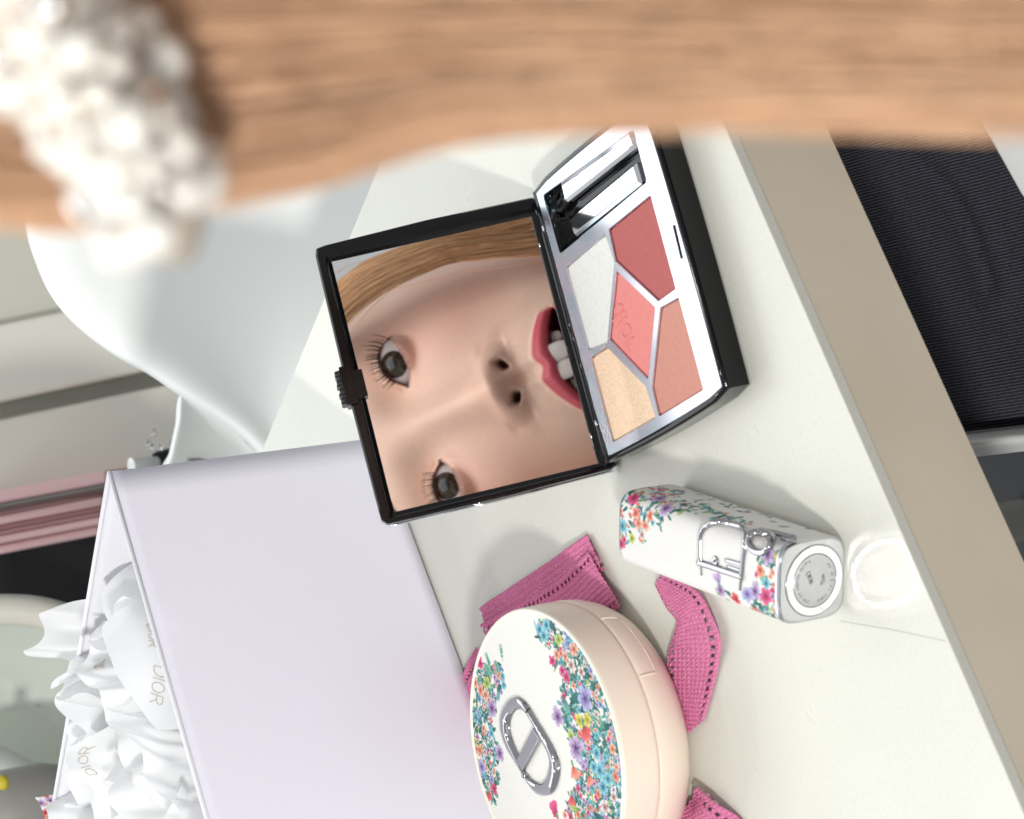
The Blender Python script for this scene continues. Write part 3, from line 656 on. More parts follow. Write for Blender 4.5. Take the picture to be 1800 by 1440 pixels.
mesh('letter_o', *join([letter([(8.6 + 4.0 * math.cos(a), 18.9 + 2.6 * math.sin(a)) for a in np.linspace(0, 6.2832, 13)], 1.0, 60)]), m_emb, lip, True)
mesh('letter_r', *join([letter([(12.6, 21.9), (9, 23.6), (5.2, 24.2), (2.4, 24.9)], .9, 24), letter([(3.8, 22.0), (1.5, 22.4), (-.2, 23.4)], .55, 16)]), m_emb, lip, True)

# ------------------------------------------------------------------ pink ribbon bow under the compact
bow = thing('ribbon_bow', 'pink woven cotton ribbon with eyelet edges spread under the compact', 'ribbon')
def ribbon(E1, E2, du=.22, z0=.5, amp=.8, seed=0, holes=((.12, .88)), lift=None, ragged=0):
    n1 = int(max(np.linalg.norm(np.diff(np.array(E1), axis=0), axis=1).sum(), np.linalg.norm(np.diff(np.array(E2), axis=0), axis=1).sum()) / du)
    A = smooth_curve(E1, n1); B = smooth_curve(E2, n1); wd = np.linalg.norm(A - B, axis=1).mean(); n2 = int(wd / du)
    t = np.linspace(0, 1, n2)[None, :, None]; P = A[:, None] * (1 - t) + B[:, None] * t
    u = (np.arange(n1) * du)[:, None] + 0 * t[..., 0]; v = t[..., 0] * wd + 0 * u
    row = np.floor(v / 1.7); zz = .62 * np.abs(np.sin(math.pi * v / 1.7)) ** .7 * (.35 + .65 * np.abs(np.sin(math.pi * (u / 1.5) + row * math.pi / 2)))
    z = z0 + zz + amp * (vnoise(u / 9 + seed, v / 8 + seed * 3) + .5)
    if lift is not None: z = z + lift(u / u.max(), v / wd)
    uc, vc = u[:-1, :-1], v[:-1, :-1]; keep_ = np.ones(uc.shape, bool)
    for h_ in holes:
        du_ = (np.mod(uc, 2.7) - 1.35); keep_ &= ~((du_ ** 2 + (vc - h_ * wd) ** 2) < .78 ** 2)
    if ragged: keep_ &= ~(uc < ragged * (.3 + hsh(np.floor(vc / .8), 3.0 + seed)))
    V = np.stack([P[..., 0], P[..., 1], z], -1).reshape(-1, 3)
    o = mesh('ribbon_tail', V, grid_faces(n1, n2, keep=keep_), m_ribbon, bow, True)
    so = o.modifiers.new('thick', 'SOLIDIFY'); so.thickness = .25 * S; so.offset = -1
    return o
ribbon([(-19.2, 104), (-17.6, 66), (-14.6, 32.3)], [(-31, 103), (-30, 66), (-26.5, 28)], amp=1.0, z0=.5, seed=1, holes=(.85,), lift=lambda u, v: 1.2 * (1 - v) * np.sin(u * 3.1), ragged=2.2)
ribbon([(-24.6, 103.5), (-24.2, 72), (-23.3, 50), (-20.0, 31.0)], [(-46, 99), (-45, 66), (-38.5, 23.0)], amp=.9, z0=2.2, seed=4, holes=(.1, .9), ragged=2.5)
ribbon([(-34.6, 2.7), (-38, -4), (-43, -14), (-49, -18), (-58, -19), (-65, -12.6), (-77, .6)], [(-36, 6), (-44, 3), (-49, 0), (-53, 4), (-58, 9), (-66, 13), (-80, 17)], amp=.9, z0=.4, seed=7, holes=(.12, .9), lift=lambda u, v: 2.0 * np.exp(-((u - .45) / .2) ** 2) * (1 - v), ragged=2)
ribbon([(-93.5, 9.6), (-100, 1), (-110, -8), (-128, -22)], [(-101, 27), (-109, 21), (-121, 14), (-138, 0)], amp=4.5, z0=.5, seed=11, holes=(.12, .88))
ribbon([(-30, 110), (-34, 120), (-41, 131)], [(-52, 92), (-54, 112), (-56, 127)], amp=1.5, z0=.5, seed=15, holes=(.15,), ragged=0)

# ------------------------------------------------------------------ gift bag and its tissue
bag = thing('gift_bag', 'open lilac paper gift bag standing behind the compact', 'bag')
ZB = 96.8
def panel(name, a0, b0, a1, b1, M, th=.7, n=24, bulge=0., z_b=.9):
    """sheet from a bottom edge (a0-b0) up to a rim edge (a1-b1), with thickness"""
    t = np.linspace(0, 1, n); s_ = np.linspace(0, 1, n)
    lo_ = np.array(a0)[None] * (1 - t[:, None]) + np.array(b0)[None] * t[:, None]; hi_ = np.array(a1)[None] * (1 - t[:, None]) + np.array(b1)[None] * t[:, None]
    d = np.array(b1) - np.array(a1); nn = np.array([-d[1], d[0]]) / np.linalg.norm(d)
    V = []
    for k_ in range(n):
        for q in range(n):
            p = lo_[k_] * (1 - s_[q]) + hi_[k_] * s_[q] + nn * bulge * math.sin(math.pi * s_[q]) * math.sin(math.pi * t[k_]); V.append((*p, z_b + (ZB - z_b) * s_[q]))
    o = mesh(name, V, grid_faces(n, n), M, bag, True); so = o.modifiers.new('thick', 'SOLIDIFY'); so.thickness = th * S; so.offset = 0
    return o
c0, c1 = (49.6, 142.6), (49.2, 140.6)
panel('front_panel', c0, (-150, 98.5), c1, (-150, 114.0), m_bag, bulge=-1.0)
panel('side_panel', (49.4, 144), (-40, 262), (49.2, 142.2), (-40, 258.5), m_bagin, bulge=1)
panel('back_panel', (-40, 262), (-240, 225), (-40, 258.5), (-240, 232), m_bagin)
panel('inner_lining', (48.0, 144.2), (-150, 100.6), (47.6, 142.3), (-150, 115.6), m_bagin, th=.3)
mesh('rim_fold', *join([tube([(*c1, ZB), (-50, 127.2, ZB), (-150, 114, ZB)], .75, 8), tube([(*c1, ZB), (4, 200, ZB), (-40, 258.5, ZB)], .75, 8)]), m_bagin, bag, True)
mesh('bag_bottom', *prism([(47, 146), (-38, 258), (-238, 222), (-148, 102)], 1.2, 1.8), m_bagin, bag)
tis = []
TL = ['crumpled white tissue sheet standing against the bag rim, printed with pale letters', 'smooth white tissue sheet curling over the bag opening with pale lettering']
def tissue(cx, cy, cz, w, h, az, tilt, curl, seed, label, words=(), roll=0, crump=1.):
    n = 46; U0, W0 = np.meshgrid(np.linspace(-1, 1, n), np.linspace(-1, 1, n), indexing='ij'); U = U0 * np.sqrt(1 - .36 * W0 ** 2); W = W0 * np.sqrt(1 - .36 * U0 ** 2)
    e1 = np.array([math.cos(az), math.sin(az), 0]); nn = np.array([-math.sin(az) * math.cos(tilt), math.cos(az) * math.cos(tilt), math.sin(tilt)]); e2 = np.cross(nn, e1); e2 = e2 * (1 if e2[2] >= 0 else -1)
    e1, e2 = e1 * math.cos(roll) + e2 * math.sin(roll), e2 * math.cos(roll) - e1 * math.sin(roll)
    def surf(U, W):
        edge = 1 + .1 * vnoise(W * 2 + seed, U * 0 + seed) ; x = U * w / 2 * edge; y = W * h / 2 * (1 + .12 * vnoise(U * 2.3 + seed, U * 0 + 3 * seed))
        d = curl * (U ** 2) * .6 + curl * .5 * np.clip(W, 0, 1) ** 2
        ca, sa = math.cos(seed * 1.7), math.sin(seed * 1.7); q1 = U * ca + W * sa; q2 = W * ca - U * sa
        crease = np.sqrt((np.mod(q1 * .8 + .15 * q2 + seed * .37, 1.0) - .5) ** 2 + .02) * 2
        crease2 = np.sqrt((np.mod(q2 * .55 - .3 * q1 + seed * .71, 1.0) - .5) ** 2 + .02) * 2
        d = d + crump * (5.5 * crease + 4 * crease2 + 2.0 * np.sin(q1 * 3 + q2 * 2 + seed))
        return np.array([cx, cy, cz]) + x[..., None] * e1 + y[..., None] * e2 + d[..., None] * nn
    o = mesh('tissue_sheet', surf(U, W).reshape(-1, 3), grid_faces(n, n), m_tissue, None, True)
    tag(o, label, 'tissue paper', 'tissue sheets stuffed in the gift bag')
    if words:
        tt = []
        for (wu, wv, sc, a) in words:
            sc = sc * .66
            for P in word('DIOR', (0, 0), (math.cos(a), math.sin(a)), (-math.sin(a), math.cos(a)), 1):
                Q = resample(P, 14) * sc / np.array([w / 2, h / 2]) + np.array([wu, wv])
                pp = surf(Q[:, 0], Q[:, 1]); 
                for s_ in (1, -1): tt.append(tube(pp + nn * .12 * s_, .17, 4))
        mesh('printed_word', *join(tt), m_gold_ink, o)
    return o
bagdir = math.atan2(-18.4, -82)
tissue(6, 162, 76, 42, 42, .25, .15, 4, 1, 'smooth white tissue sheet nearest the bag corner, printed with pale letters', [(-.1, .1, 6.5, 2.3), (.45, .55, 5, 2.4)], .3, .3)
tissue(-10, 146, 84, 46, 46, .22, .2, 6, 2, 'larger white tissue sheet leaning on the front rim with pale lettering', [(.0, .45, 7.0, 2.5), (-.5, .1, 5, 1.9), (.6, .2, 5, 2.6)], .25, .3)
def ruffle(cx, cy, cz, w, h, az, lean, k, amp, seed, label, words=0):
    n, n2 = 72, 34; U, W = np.meshgrid(np.linspace(-1, 1, n), np.linspace(0, 1, n2), indexing='ij')
    e1 = np.array([math.cos(az), math.sin(az), 0]); nn = np.array([-math.sin(az), math.cos(az), 0]); up_ = np.array([0, 0, 1.0]) * math.cos(lean) + nn * math.sin(lean); n3 = np.cross(e1, up_)
    def surf(U, W):
        top = 1 + .16 * np.sin(U * 2.3 + seed * 1.9) + .07 * np.sin(U * 7.3 + seed)
        ph = U * k + seed * 2.1 + .9 * np.sin(U * 2.2 + seed)
        f = np.sin(ph) + .45 * np.sin(2.3 * ph + seed) ; f = np.sign(f) * np.abs(f) ** .75
        x = U * w / 2 * (.55 + .55 * W ** .8) + amp * .2 * W * np.cos(ph) ; y = h * W * top * (1 - .30 * np.abs(U) ** 3.5)
        d = amp * f * (.15 + .85 * W ** 1.2) + .9 * amp * np.sin(W * 3.1 + seed) + 1.1 * np.sin(U * 9 + W * 7 + seed) * W + .6 * np.sin(U * 17 - W * 11 + seed)
        curl = .5 * h * np.clip(W - .62, 0, 1) ** 1.5 * (1 if seed % 2 else -1)
        return np.array([cx, cy, cz]) + x[..., None] * e1 + y[..., None] * up_ + (d + curl)[..., None] * n3
    o = mesh('tissue_ruffle', surf(U, W).reshape(-1, 3), grid_faces(n, n2), m_tissue, None, True)
    tag(o, label, 'tissue paper', 'tissue ruffles stuffed in the gift bag')
    for q in range(words):
        tt = []; wu, wv = random.uniform(-.7, .5), random.uniform(.45, .85); a = random.uniform(-.6, .6)
        for P in word('DIOR', (0, 0), (math.cos(a), math.sin(a)), (-math.sin(a), math.cos(a)), 1):
            Q = resample(P, 12) * 2.7 / np.array([w / 2, h]) + np.array([wu, wv]); pp = surf(Q[:, 0], Q[:, 1])
            for s_ in (1, -1): tt.append(tube(pp + n3 * .1 * s_, .15, 4))
        mesh('printed_word', *join(tt), m_gold_ink, o)
rf = [(10, 176, 1.9, 34, 42), (4, 196, 2.3, 28, 44), (-8, 170, .5, 40, 36), (-4, 186, 1.2, 36, 42), (-14, 212, 2.5, 40, 44), (-22, 192, .9, 44, 40), (-26, 160, .2, 44, 34), (-22, 178, -.4, 40, 38), (-30, 226, 2.2, 46, 42), (-36, 206, .4, 44, 42),
      (-40, 176, .8, 44, 38), (-42, 150, .1, 46, 34), (-46, 192, -.2, 42, 40), (-52, 222, 1.0, 48, 42), (-56, 164, .3, 46, 36), (-58, 240, .2, 50, 40), (-64, 204, .7, 46, 40), (-66, 180, -.3, 44, 38), (-72, 152, .2, 46, 34), (-78, 224, .5, 50, 40)]
ORD = ['first', 'second', 'third', 'fourth', 'fifth', 'sixth', 'seventh', 'eighth', 'ninth', 'tenth', 'eleventh', 'twelfth']
def rows():
    fr, md, rr_ = [], [], []
    for q in rf:
        d1 = (q[1] - 142) + .13 * (49 - q[0]); d2 = 142 + (49 - q[0]) * 1.3 - q[1]      # off the front rim, off the rear rim
        (fr if d1 < 38 else rr_ if d2 < 42 else md).append(q)
    for nm, ls in (('by the front rim', fr), ('in the middle of the bag opening', md), ('by the rear rim', rr_)):
        for k_, q in enumerate(sorted(ls, key=lambda q: math.hypot(q[0] - 49, q[1] - 142))): yield q, f'crumpled white tissue ruffle {nm}, {ORD[k_]} from the bag corner'
for i, ((x, y, az, w, h), lab) in enumerate(rows()):
    ruffle(x, y, ZB + 5 - h + random.uniform(-4, 4), w, h, az + random.uniform(-.3, .3), random.uniform(-.25, .3), random.uniform(3.6, 6), random.uniform(2.4, 3.9), i + 1, lab, 1 if i % 3 == 0 else 0)
# ------------------------------------------------------------------ the person: face seen in the mirror, hair, lap
per_ = thing('person', 'person with light brown hair and red lips whose face shows in the palette mirror', 'person')
RF = np.array([[-0.98038866, -0.11535041, -0.1597885], [-0.17037632, 0.08860483, 0.98138733], [-0.0990454, 0.98936518, -0.10652015]])
TF = np.array([114.5729, -344.8123, 207.6714])
hf = lambda P: np.asarray(P) @ RF.T + TF                     # head frame (x left ear, y up, z forward) to the place
def G(x, s): return np.exp(-.5 * (x / s) ** 2)
def eye_uv(X, Y): return (np.abs(X) - 31.0), Y
def lid_hi(a):     # upper lid edge, a = distance from the eye centre, outward positive
    u = np.clip(a / np.where(a > 0, 13.2, 12.2), -1, 1); return 6.0 * (1 - np.abs(u) ** 2.1) + .9 * u - .3
def lid_lo(a):
    u = np.clip(a / np.where(a > 0, 13.2, 12.2), -1, 1); return -5.4 * (1 - np.abs(u) ** 2.3) + .9 * u - .3
def lip_top(x): x = np.abs(x); return -62.3 - 2.6 * G(x, 2.6) - .16 * np.clip(x - 5, 0, None) ** 1.32 - .0035 * np.clip(x - 12, 0, None) ** 2
def lip_mid(x): x = np.abs(x); return -70.6 - .8 * G(x, 3.) + .3 * G(x - 6, 4) - 6.4 * (x / 25) ** 2.2
def lip_low(x): x = np.abs(x); return -85.5 + 8.5 * (x / 24.0) ** 2
def lip_bot(x): x = np.abs(x); return -96 + 17.5 * (x / 25.5) ** 2
def face_z(X, Y):
    A = np.abs(X)
    q = 1 - (X / 77) ** 2 - ((Y + 6) / 124) ** 2; Z = -92 + 99 * np.sqrt(np.clip(q, .0004, None))
    Z += 9 * G(X, 34) * G(Y + 84, 22) + 10 * G(X, 15) * G(Y + 103, 11)                         # jaw and chin
    Z += 3.5 * G(A - 40, 17) * G(Y + 26, 15)                                                   # cheeks
    Z += 4.5 * G(X, 22) * G(Y + 68, 15)                                                        # muzzle
    Z += 2.5 * G(A - 28, 20) * G(Y - 21, 7)                                                    # brow
    Z -= 5.5 * G(A - 30, 13) * G(Y - 2, 10) + 4.0 * G(A - 15, 5.5) * G(Y - 3, 8)               # sockets
    # nose
    t = np.clip((8 - Y) / 48, 0, 1.2); hgt = 2.5 + 12.2 * t ** 1.3; wid = 5.6 + 3.2 * t ** 2
    cut = 1 - sst(40.5, 55, -Y - 1.8 * G(X, 5)); top = sst(-22, 6, -Y)
    Z += hgt * np.exp(-np.abs(X / wid) ** 2.1 * .55) * cut * top
    Z += 5.2 * np.exp(-.5 * ((X / 8.2) ** 2 + ((Y + 41) / 6.8) ** 2)) * cut ** .5             # tip
    al = np.exp(-(np.abs((A - 11.3) / 6.3) ** 2.2 + np.abs((Y + 45.2) / 6.8) ** 2.8)); Z += 4.6 * al   # wings
    Z -= 1.1 * np.exp(-.5 * (((np.hypot((A - 10.5) / 1.0, (Y + 45) / 1.05) - 9.4) / 1.9) ** 2)) * sst(8, 12, A) * sst(37, 42, -Y) * (1 - sst(51, 54, -Y))
    Z += 2.6 * np.exp(-.5 * ((X / 2.6) ** 2 + ((Y + 51.5) / 3.6) ** 2))                        # columella
    nx, ny = (A - 8.0), (Y + 49.0); nu = nx * .86 + ny * .30; nv = -nx * .40 + ny * .9
    nos = np.exp(-(np.abs(nu / 2.9) ** 3 + np.abs(nv / 1.7) ** 3)); Z -= 8 * nos                # nostrils
    Z += -1.3 * G(X, 2.6) * sst(51, 55, -Y) * (1 - sst(60, 65, -Y)) + .8 * G(A - 5, 2) * sst(52, 56, -Y) * (1 - sst(62, 66, -Y))   # philtrum
    Z -= 2.2 * np.exp(-.5 * (((A - 21 - (-Y - 50) * .38) / 3.2) ** 2)) * sst(44, 52, -Y) * (1 - sst(66, 82, -Y)) * .55     # smile fold
    # lips
    inx = 1 - sst(23, 26.5, A)
    lt_, lm_, ll_, lb_ = lip_top(X), lip_mid(X), lip_low(X), lip_bot(X)
    s = np.clip((Y - lm_) / np.maximum(lt_ - lm_, .3), 0, 1.3); Z += inx * (3.4 * np.sin(np.clip(s, 0, 1) * math.pi) ** .8 * (1 - .35 * s) + .9 * np.exp(-((s - 1) / .16) ** 2)) * (Y > lm_) * (Y < lt_ + 2)
    Z -= inx * .16 * np.abs(np.sin(X * 1.7 + .3 * np.sin(X))) * (Y > lm_ + .5) * (Y < lt_ - .4)
    s2 = np.clip((ll_ - Y) / np.maximum(ll_ - lb_, .3), 0, 1); Z += inx * 5.0 * np.sin(s2 * math.pi) ** .8 * (Y < ll_)
    mouth = (Y < lm_) & (Y > ll_) & (A < 24.5); Z = np.where(mouth, Z - 15 * np.clip(np.minimum(lm_ - Y, Y - ll_) / .9, 0, 1), Z)
    # eyelids: a shell round each eyeball
    a, b = eye_uv(X, Y); r2 = a * a + b * b; shell = -10.2 + np.sqrt(np.clip(13.4 ** 2 - r2, 0, None))
    w = 1 - sst(9.5, 14.5, np.hypot(a, b * 1.15)); k = 1.4; hh = np.clip(.5 + .5 * (shell - Z) / k, 0, 1)
    Zs = Z * (1 - hh) + shell * hh + k * hh * (1 - hh); Z = Z * (1 - w) + Zs * w
    up_, lo_ = lid_hi(a), lid_lo(a)
    Z -= .9 * np.exp(-.5 * ((b - up_ - 3.3 - .04 * a) / .7) ** 2) * (1 - sst(10, 15, np.abs(a)))     # crease
    Z += .7 * np.exp(-.5 * ((b - lo_ + 2.2) / 1.1) ** 2) * (1 - sst(8, 12, np.abs(a)))               # lower lid roll
    Z -= .8 * np.exp(-.5 * ((b - lo_ + 6.5) / 2) ** 2) * (1 - sst(9, 15, np.abs(a)))
    op = np.minimum(up_ - b, b - lo_); opn = (op > 0) & (a > -12.2) & (a < 13.2)
    Z = np.where(opn, Z - 7 * np.clip(op / .5, 0, 1), Z)
    return Z, nos, mouth, opn, np.where((a > -13) & (a < 14), op, -9)
gx = np.r_[np.arange(-76, -46, 1.0), np.arange(-46, 46.01, .36), np.arange(47, 76.5, 1.0)]; gy = np.r_[np.arange(-118, -98, 1.0), np.arange(-98, 14, .36), np.arange(14, 110, 1.2)]
X, Y = np.meshgrid(gx, gy, indexing='ij'); Z, nos, mouth, opn, op = face_z(X, Y); A = np.abs(X)
skin = np.array([.95, .635, .495]); C = np.ones(X.shape + (3,)) * skin
C += (vnoise(X / 9, Y / 9) * .05 + vnoise(X / 1.6, Y / 1.6) * .035 + vnoise(X / .7, Y / .7) * .03)[..., None] * np.array([1, .8, .7])
def mixc(C, al, col): return C * (1 - al[..., None]) + al[..., None] * np.array(col)
C = mixc(C, .55 * G(A - 42, 20) * G(Y + 30, 20), (.92, .48, .37))                               # blusher
C = mixc(C, .30 * G(X, 12) * G(Y + 42, 9), (.88, .52, .38))
C = mixc(C, .36 * G(A - 31, 14) * G(Y - 6, 6), (.78, .42, .29))                                 # eyeshadow
C = mixc(C, .35 * G(A - 32, 13) * G(Y + 8, 4), (.86, .50, .41))
C = mixc(C, .5 * np.exp(-.5 * ((op + .4) / .7) ** 2) * (op > -3), (.30, .12, .11))
C = mixc(C, (.85 * np.exp(-.5 * ((op + .25) / .55) ** 2)) * (Y > lid_hi(A - 31) - .7) * (op > -3), (.04, .02, .02))          # liner at the upper lid
C = mixc(C, np.clip(opn * 1.0, 0, 1), (.36, .15, .14))
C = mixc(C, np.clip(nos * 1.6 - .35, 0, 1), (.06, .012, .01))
ins = 1 - sst(23, 26, A)
lipm = ins * np.clip((lip_top(X) - Y) / 1.3 + .5, 0, 1) * np.clip((Y - lip_bot(X)) / 1.3 + .5, 0, 1); lipm *= (1 - mouth)
C = mixc(C, np.clip(lipm, 0, 1) * .92, (.62, .075, .12))
C = mixc(C, mouth * 1.0, (.05, .006, .006))
RO = .44 - .10 * G(X, 9) * sst(-8, 20, -Y) - .22 * np.clip(lipm, 0, 1) + .08 * vnoise(X / 1.1, Y / 1.1); C = np.concatenate([np.clip(C, 0, 1), RO[..., None]], -1)
V = np.stack([X, Y, Z], -1).reshape(-1, 3)
nx_, ny_ = X.shape
fcs = [q[::1] for q in grid_faces(nx_, ny_)]
# the back of the skull and the neck close the head: the rim of the face runs back into a shell
rim = [i * ny_ for i in range(nx_)] + [(nx_ - 1) * ny_ + j for j in range(1, ny_)] + [i * ny_ + ny_ - 1 for i in range(nx_ - 2, -1, -1)] + [j for j in range(ny_ - 2, 0, -1)]
rv = V[rim]; k0 = len(V); L_rings = []
for s_ in (.25, .55, .8, .95):
    c_ = np.array([0, 0, -92]); p = rv.copy(); ang = s_ * math.pi / 2
    p[:, :2] = p[:, :2] * math.cos(ang) * (1.02); p[:, 2] = rv[:, 2] * (1 - math.sin(ang)) + (-178) * math.sin(ang); L_rings.append(p)
nr = len(rim); allV = np.vstack([V] + L_rings); cl = np.vstack([C.reshape(-1, 4)] + [np.ones((nr, 4)) * np.r_[skin, .44]] * 4)
prev = rim
for q_ in range(4):
    cur = [k0 + q_ * nr + i for i in range(nr)]
    fcs += [[prev[i], cur[i], cur[(i + 1) % nr], prev[(i + 1) % nr]] for i in range(nr)]; prev = cur
fcs.append(prev)
head = mesh('head', hf(allV), fcs, m_skin, per_, True, cols=np.clip(cl, 0, 1))
# eyeballs: white, dark iris, pupil
for sx_ in (-1, 1):
    n1, n2 = 60, 64; th = np.linspace(0, math.pi * .62, n1)[:, None]; ph = (np.arange(n2) * 2 * math.pi / n2)[None]
    rr = 12.0 + .45 * np.exp(-(th / .38) ** 4)
    P = np.stack([rr * np.sin(th) * np.cos(ph), rr * np.sin(th) * np.sin(ph), rr * np.cos(th) + 0 * ph], -1).reshape(-1, 3)
    t_ = np.repeat(th, n2, 1).ravel(); pp_ = np.repeat(ph, n1, 0).ravel()
    c_ = np.ones((len(P), 3)) * np.array([.60, .55, .53]); ir = .59
    iris = np.clip((ir - t_) / .05, 0, 1)[:, None]; ring_ = np.clip((t_ - ir + .13) / .1, 0, 1)[:, None] * iris; fib = (.5 + .5 * np.sin(pp_ * 23 + np.sin(pp_ * 7) * 2))[:, None]
    irc = np.array([.035, .022, .012]) * (.7 + .9 * fib); irc = irc * (1 - ring_ * .75)
    c_ = c_ * (1 - iris) + irc * iris; pu = np.clip((.20 - t_) / .04, 0, 1)[:, None]; c_ = c_ * (1 - pu) + .003 * pu
    gz = math.radians(-3) * sx_; gy_ = math.radians(3)
    Rx = np.array([[math.cos(gz), 0, math.sin(gz)], [0, 1, 0], [-math.sin(gz), 0, math.cos(gz)]]); P = P @ Rx.T
    mesh('eyeball', hf(P + np.array([31.0 * sx_, .2, -10.6])), [q[::1] for q in grid_faces(n1, n2, False, True)], m_eye, per_, True, cols=c_)
    la = []
    for i in range(30):
        a = -8 + 21 * (i + .5 * random.random()) / 30; b = lid_hi(np.array(a)) + .1
        z = face_z(np.array([[sx_ * (31 + a)]]), np.array([[b + .6]]))[0][0, 0]
        ln = random.uniform(4.5, 7.5) * (.7 + .3 * (a + 9) / 21); out_ = (a / 13) * .75 + random.uniform(-.12, .12)
        p0_ = np.array([sx_ * (31 + a), b, z + .1]); d = np.array([sx_ * out_, .55, .65])
        p1 = p0_ + d * ln * .5; p2 = p0_ + np.array([sx_ * out_ * 1.1, 1.0, .45]) * ln * .95
        la.append(tube(smooth_curve([p0_, p1, p2], 8), np.linspace(.34, .09, 8), 4))
    for i in range(13):
        a = -6 + 17 * (i + .4 * random.random()) / 13; b = lid_lo(np.array(a)) - .1; z = face_z(np.array([[sx_ * (31 + a)]]), np.array([[b - .6]]))[0][0, 0]
        p0_ = np.array([sx_ * (31 + a), b, z]); ln = random.uniform(2, 3.4)
        la.append(tube([p0_, p0_ + np.array([sx_ * a / 30, -.6, .7]) * ln * .6, p0_ + np.array([sx_ * a / 20, -1, .6]) * ln], [.12, .1, .04], 3))
    v_, f_ = join(la); mesh('eyelashes', hf(v_), f_, m_lash, per_, True)
    br = []
    for i in range(240):
        a = random.random(); x = 12 + 34 * a; y = 27 + 4 * math.sin(a * 2.3) - 2.5 * a + random.uniform(-1.6, 1.6) * (1 - .6 * a)
        z = face_z(np.array([[sx_ * x]]), np.array([[y]]))[0][0, 0] + .2; dx = random.uniform(2.5, 4.5)
        z2 = face_z(np.array([[sx_ * (x + dx)]]), np.array([[y + 1]]))[0][0, 0] + .5
        br.append(tube([(sx_ * x, y, z), (sx_ * (x + dx), y + random.uniform(.2, 1.8) * (1 - a), z2)], [.1, .04], 3, caps=False))
    v_, f_ = join(br); mesh('eyebrow', hf(v_), f_, mat('brown_brow', (.14, .07, .04), .6), per_)
# upper teeth: separate rounded teeth
for i, (x, w_, h_) in enumerate([(-3.7, 9.0, 11.8), (4.9, 9.0, 12.0), (-10.8, 6.2, 8.6), (12.0, 6.2, 9.0)]):
    th = np.linspace(-math.pi / 2, math.pi / 2, 22)[:, None]; ph = (np.arange(36) * 2 * math.pi / 36)[None]
    sp = lambda q, e: np.sign(q) * np.abs(q) ** e
    Pt = np.stack([x + w_ / 2 * sp(np.cos(th), .8) * sp(np.cos(ph), .7), -66 - h_ / 2 + (h_ / 2 + 2) * sp(np.cos(th), .8) * sp(np.sin(ph), .7), (5.2 - .035 * x * x - (5.0 if abs(x) > 8 else 0)) + 2.2 * sp(np.sin(th), .8) - 2.2 + 0 * ph], -1)
    mesh('tooth', hf(Pt.reshape(-1, 3)), grid_faces(22, 36, False, True), m_teeth, per_, True)
# hair: strands as thin tubes
def strands(name, paths, rads, cols, M=m_hair, seg=3):
    n = len(paths); L = paths.shape[1]
    T = np.gradient(paths, axis=1); T /= np.linalg.norm(T, axis=2, keepdims=True) + 1e-12
    U = np.cross(T, np.array([.3, .2, .93])); U /= np.linalg.norm(U, axis=2, keepdims=True) + 1e-12; W = np.cross(T, U)
    a = np.arange(seg) * 2 * math.pi / seg
    V = paths[:, :, None] + rads[:, :, None, None] * (np.cos(a)[None, None, :, None] * U[:, :, None] + np.sin(a)[None, None, :, None] * W[:, :, None])
    one = np.array(grid_faces(L, seg, False, True)); Fc = (one[None] + (np.arange(n) * L * seg)[:, None, None]).reshape(-1, 4)
    return mesh(name, V.reshape(-1, 3), Fc.tolist(), M, per_, True, cols=np.repeat(cols, L * seg, 0))
def hair_cols(n, key):
    """strand colours go in locks: neighbours share a tone"""
    t = np.clip(.5 + .5 * vnoise(key * 9.0, key * 0 + 2.) + .5 * vnoise(key * 31.0, key * 0 + 5.) + rng.normal(0, .25, n), 0, 1)[:, None]
    return (np.array([.69, .42, .255]) * (1 - t) + np.array([.79, .52, .335]) * t) * rng.uniform(.9, 1.12, n)[:, None]
# the pigtail that hangs in front of the lens
ex = np.array([-400, -100, 60, 200, 350, 450, 560, 650, 720, 800, 900, 1100, 1300, 1600, 1800, 2300.]); ey = np.array([290, 320, 352, 346, 314, 298, 270, 242, 214, 196, 180, 171, 166, 166, 166, 172.0])
N = 3000; L = 34; px = np.linspace(-400, 2300, L)
w = np.r_[rng.random(N - 300) ** .95, -.017 * np.minimum(3, rng.exponential(1, 300))]; dz = rng.random(N); edge = np.interp(px, ex, ey)
wav = np.stack([2.5 * np.sin(px / (300 + 200 * rng.random()) + 6.28 * rng.random()) for _ in range(60)])
lock = (np.abs(w) * 90).astype(int) % 60
P = np.zeros((N, L, 3))
for i in range(N):
    fw_ = math.exp(-5.5 * max(0, w[i])); py = edge * fw_ + (258 - .012 * (px - 900)) * (1 - fw_) + 10 - w[i] * 760 * (1 + .10 * np.sin(px / 700 + 1)) + wav[lock[i]] + rng.normal(0, 5) + rng.normal(0, 15) * (px - 500) / 1000 * min(1, abs(w[i]) * 6 + .12) + 9 * min(1, abs(w[i]) * 6 + .15) * np.sin(px / rng.uniform(350, 900) + rng.random() * 6) + 5 * np.sin(px / rng.uniform(120, 400) + rng.random() * 6) + (np.clip(px - 200, 0, None) / 2100) * rng.normal(0, 9)
    dp = 166 + 14 * dz[i] * (.4 + .6 * math.sin(math.pi * min(1, max(0, w[i]) * 1.2 + .05))) + 0 * px
    d = np.stack([(px - 900) / F_PX, (py - 720) / F_PX, np.ones(L)], -1) @ R
    P[i] = CAM + d * dp[:, None]
rad = np.full((N, L), .09) * rng.uniform(.6, 1.2, N)[:, None]; rad[:, -4:] *= np.array([.9, .7, .5, .3])
strands('pigtail', P, rad, hair_cols(N, w))
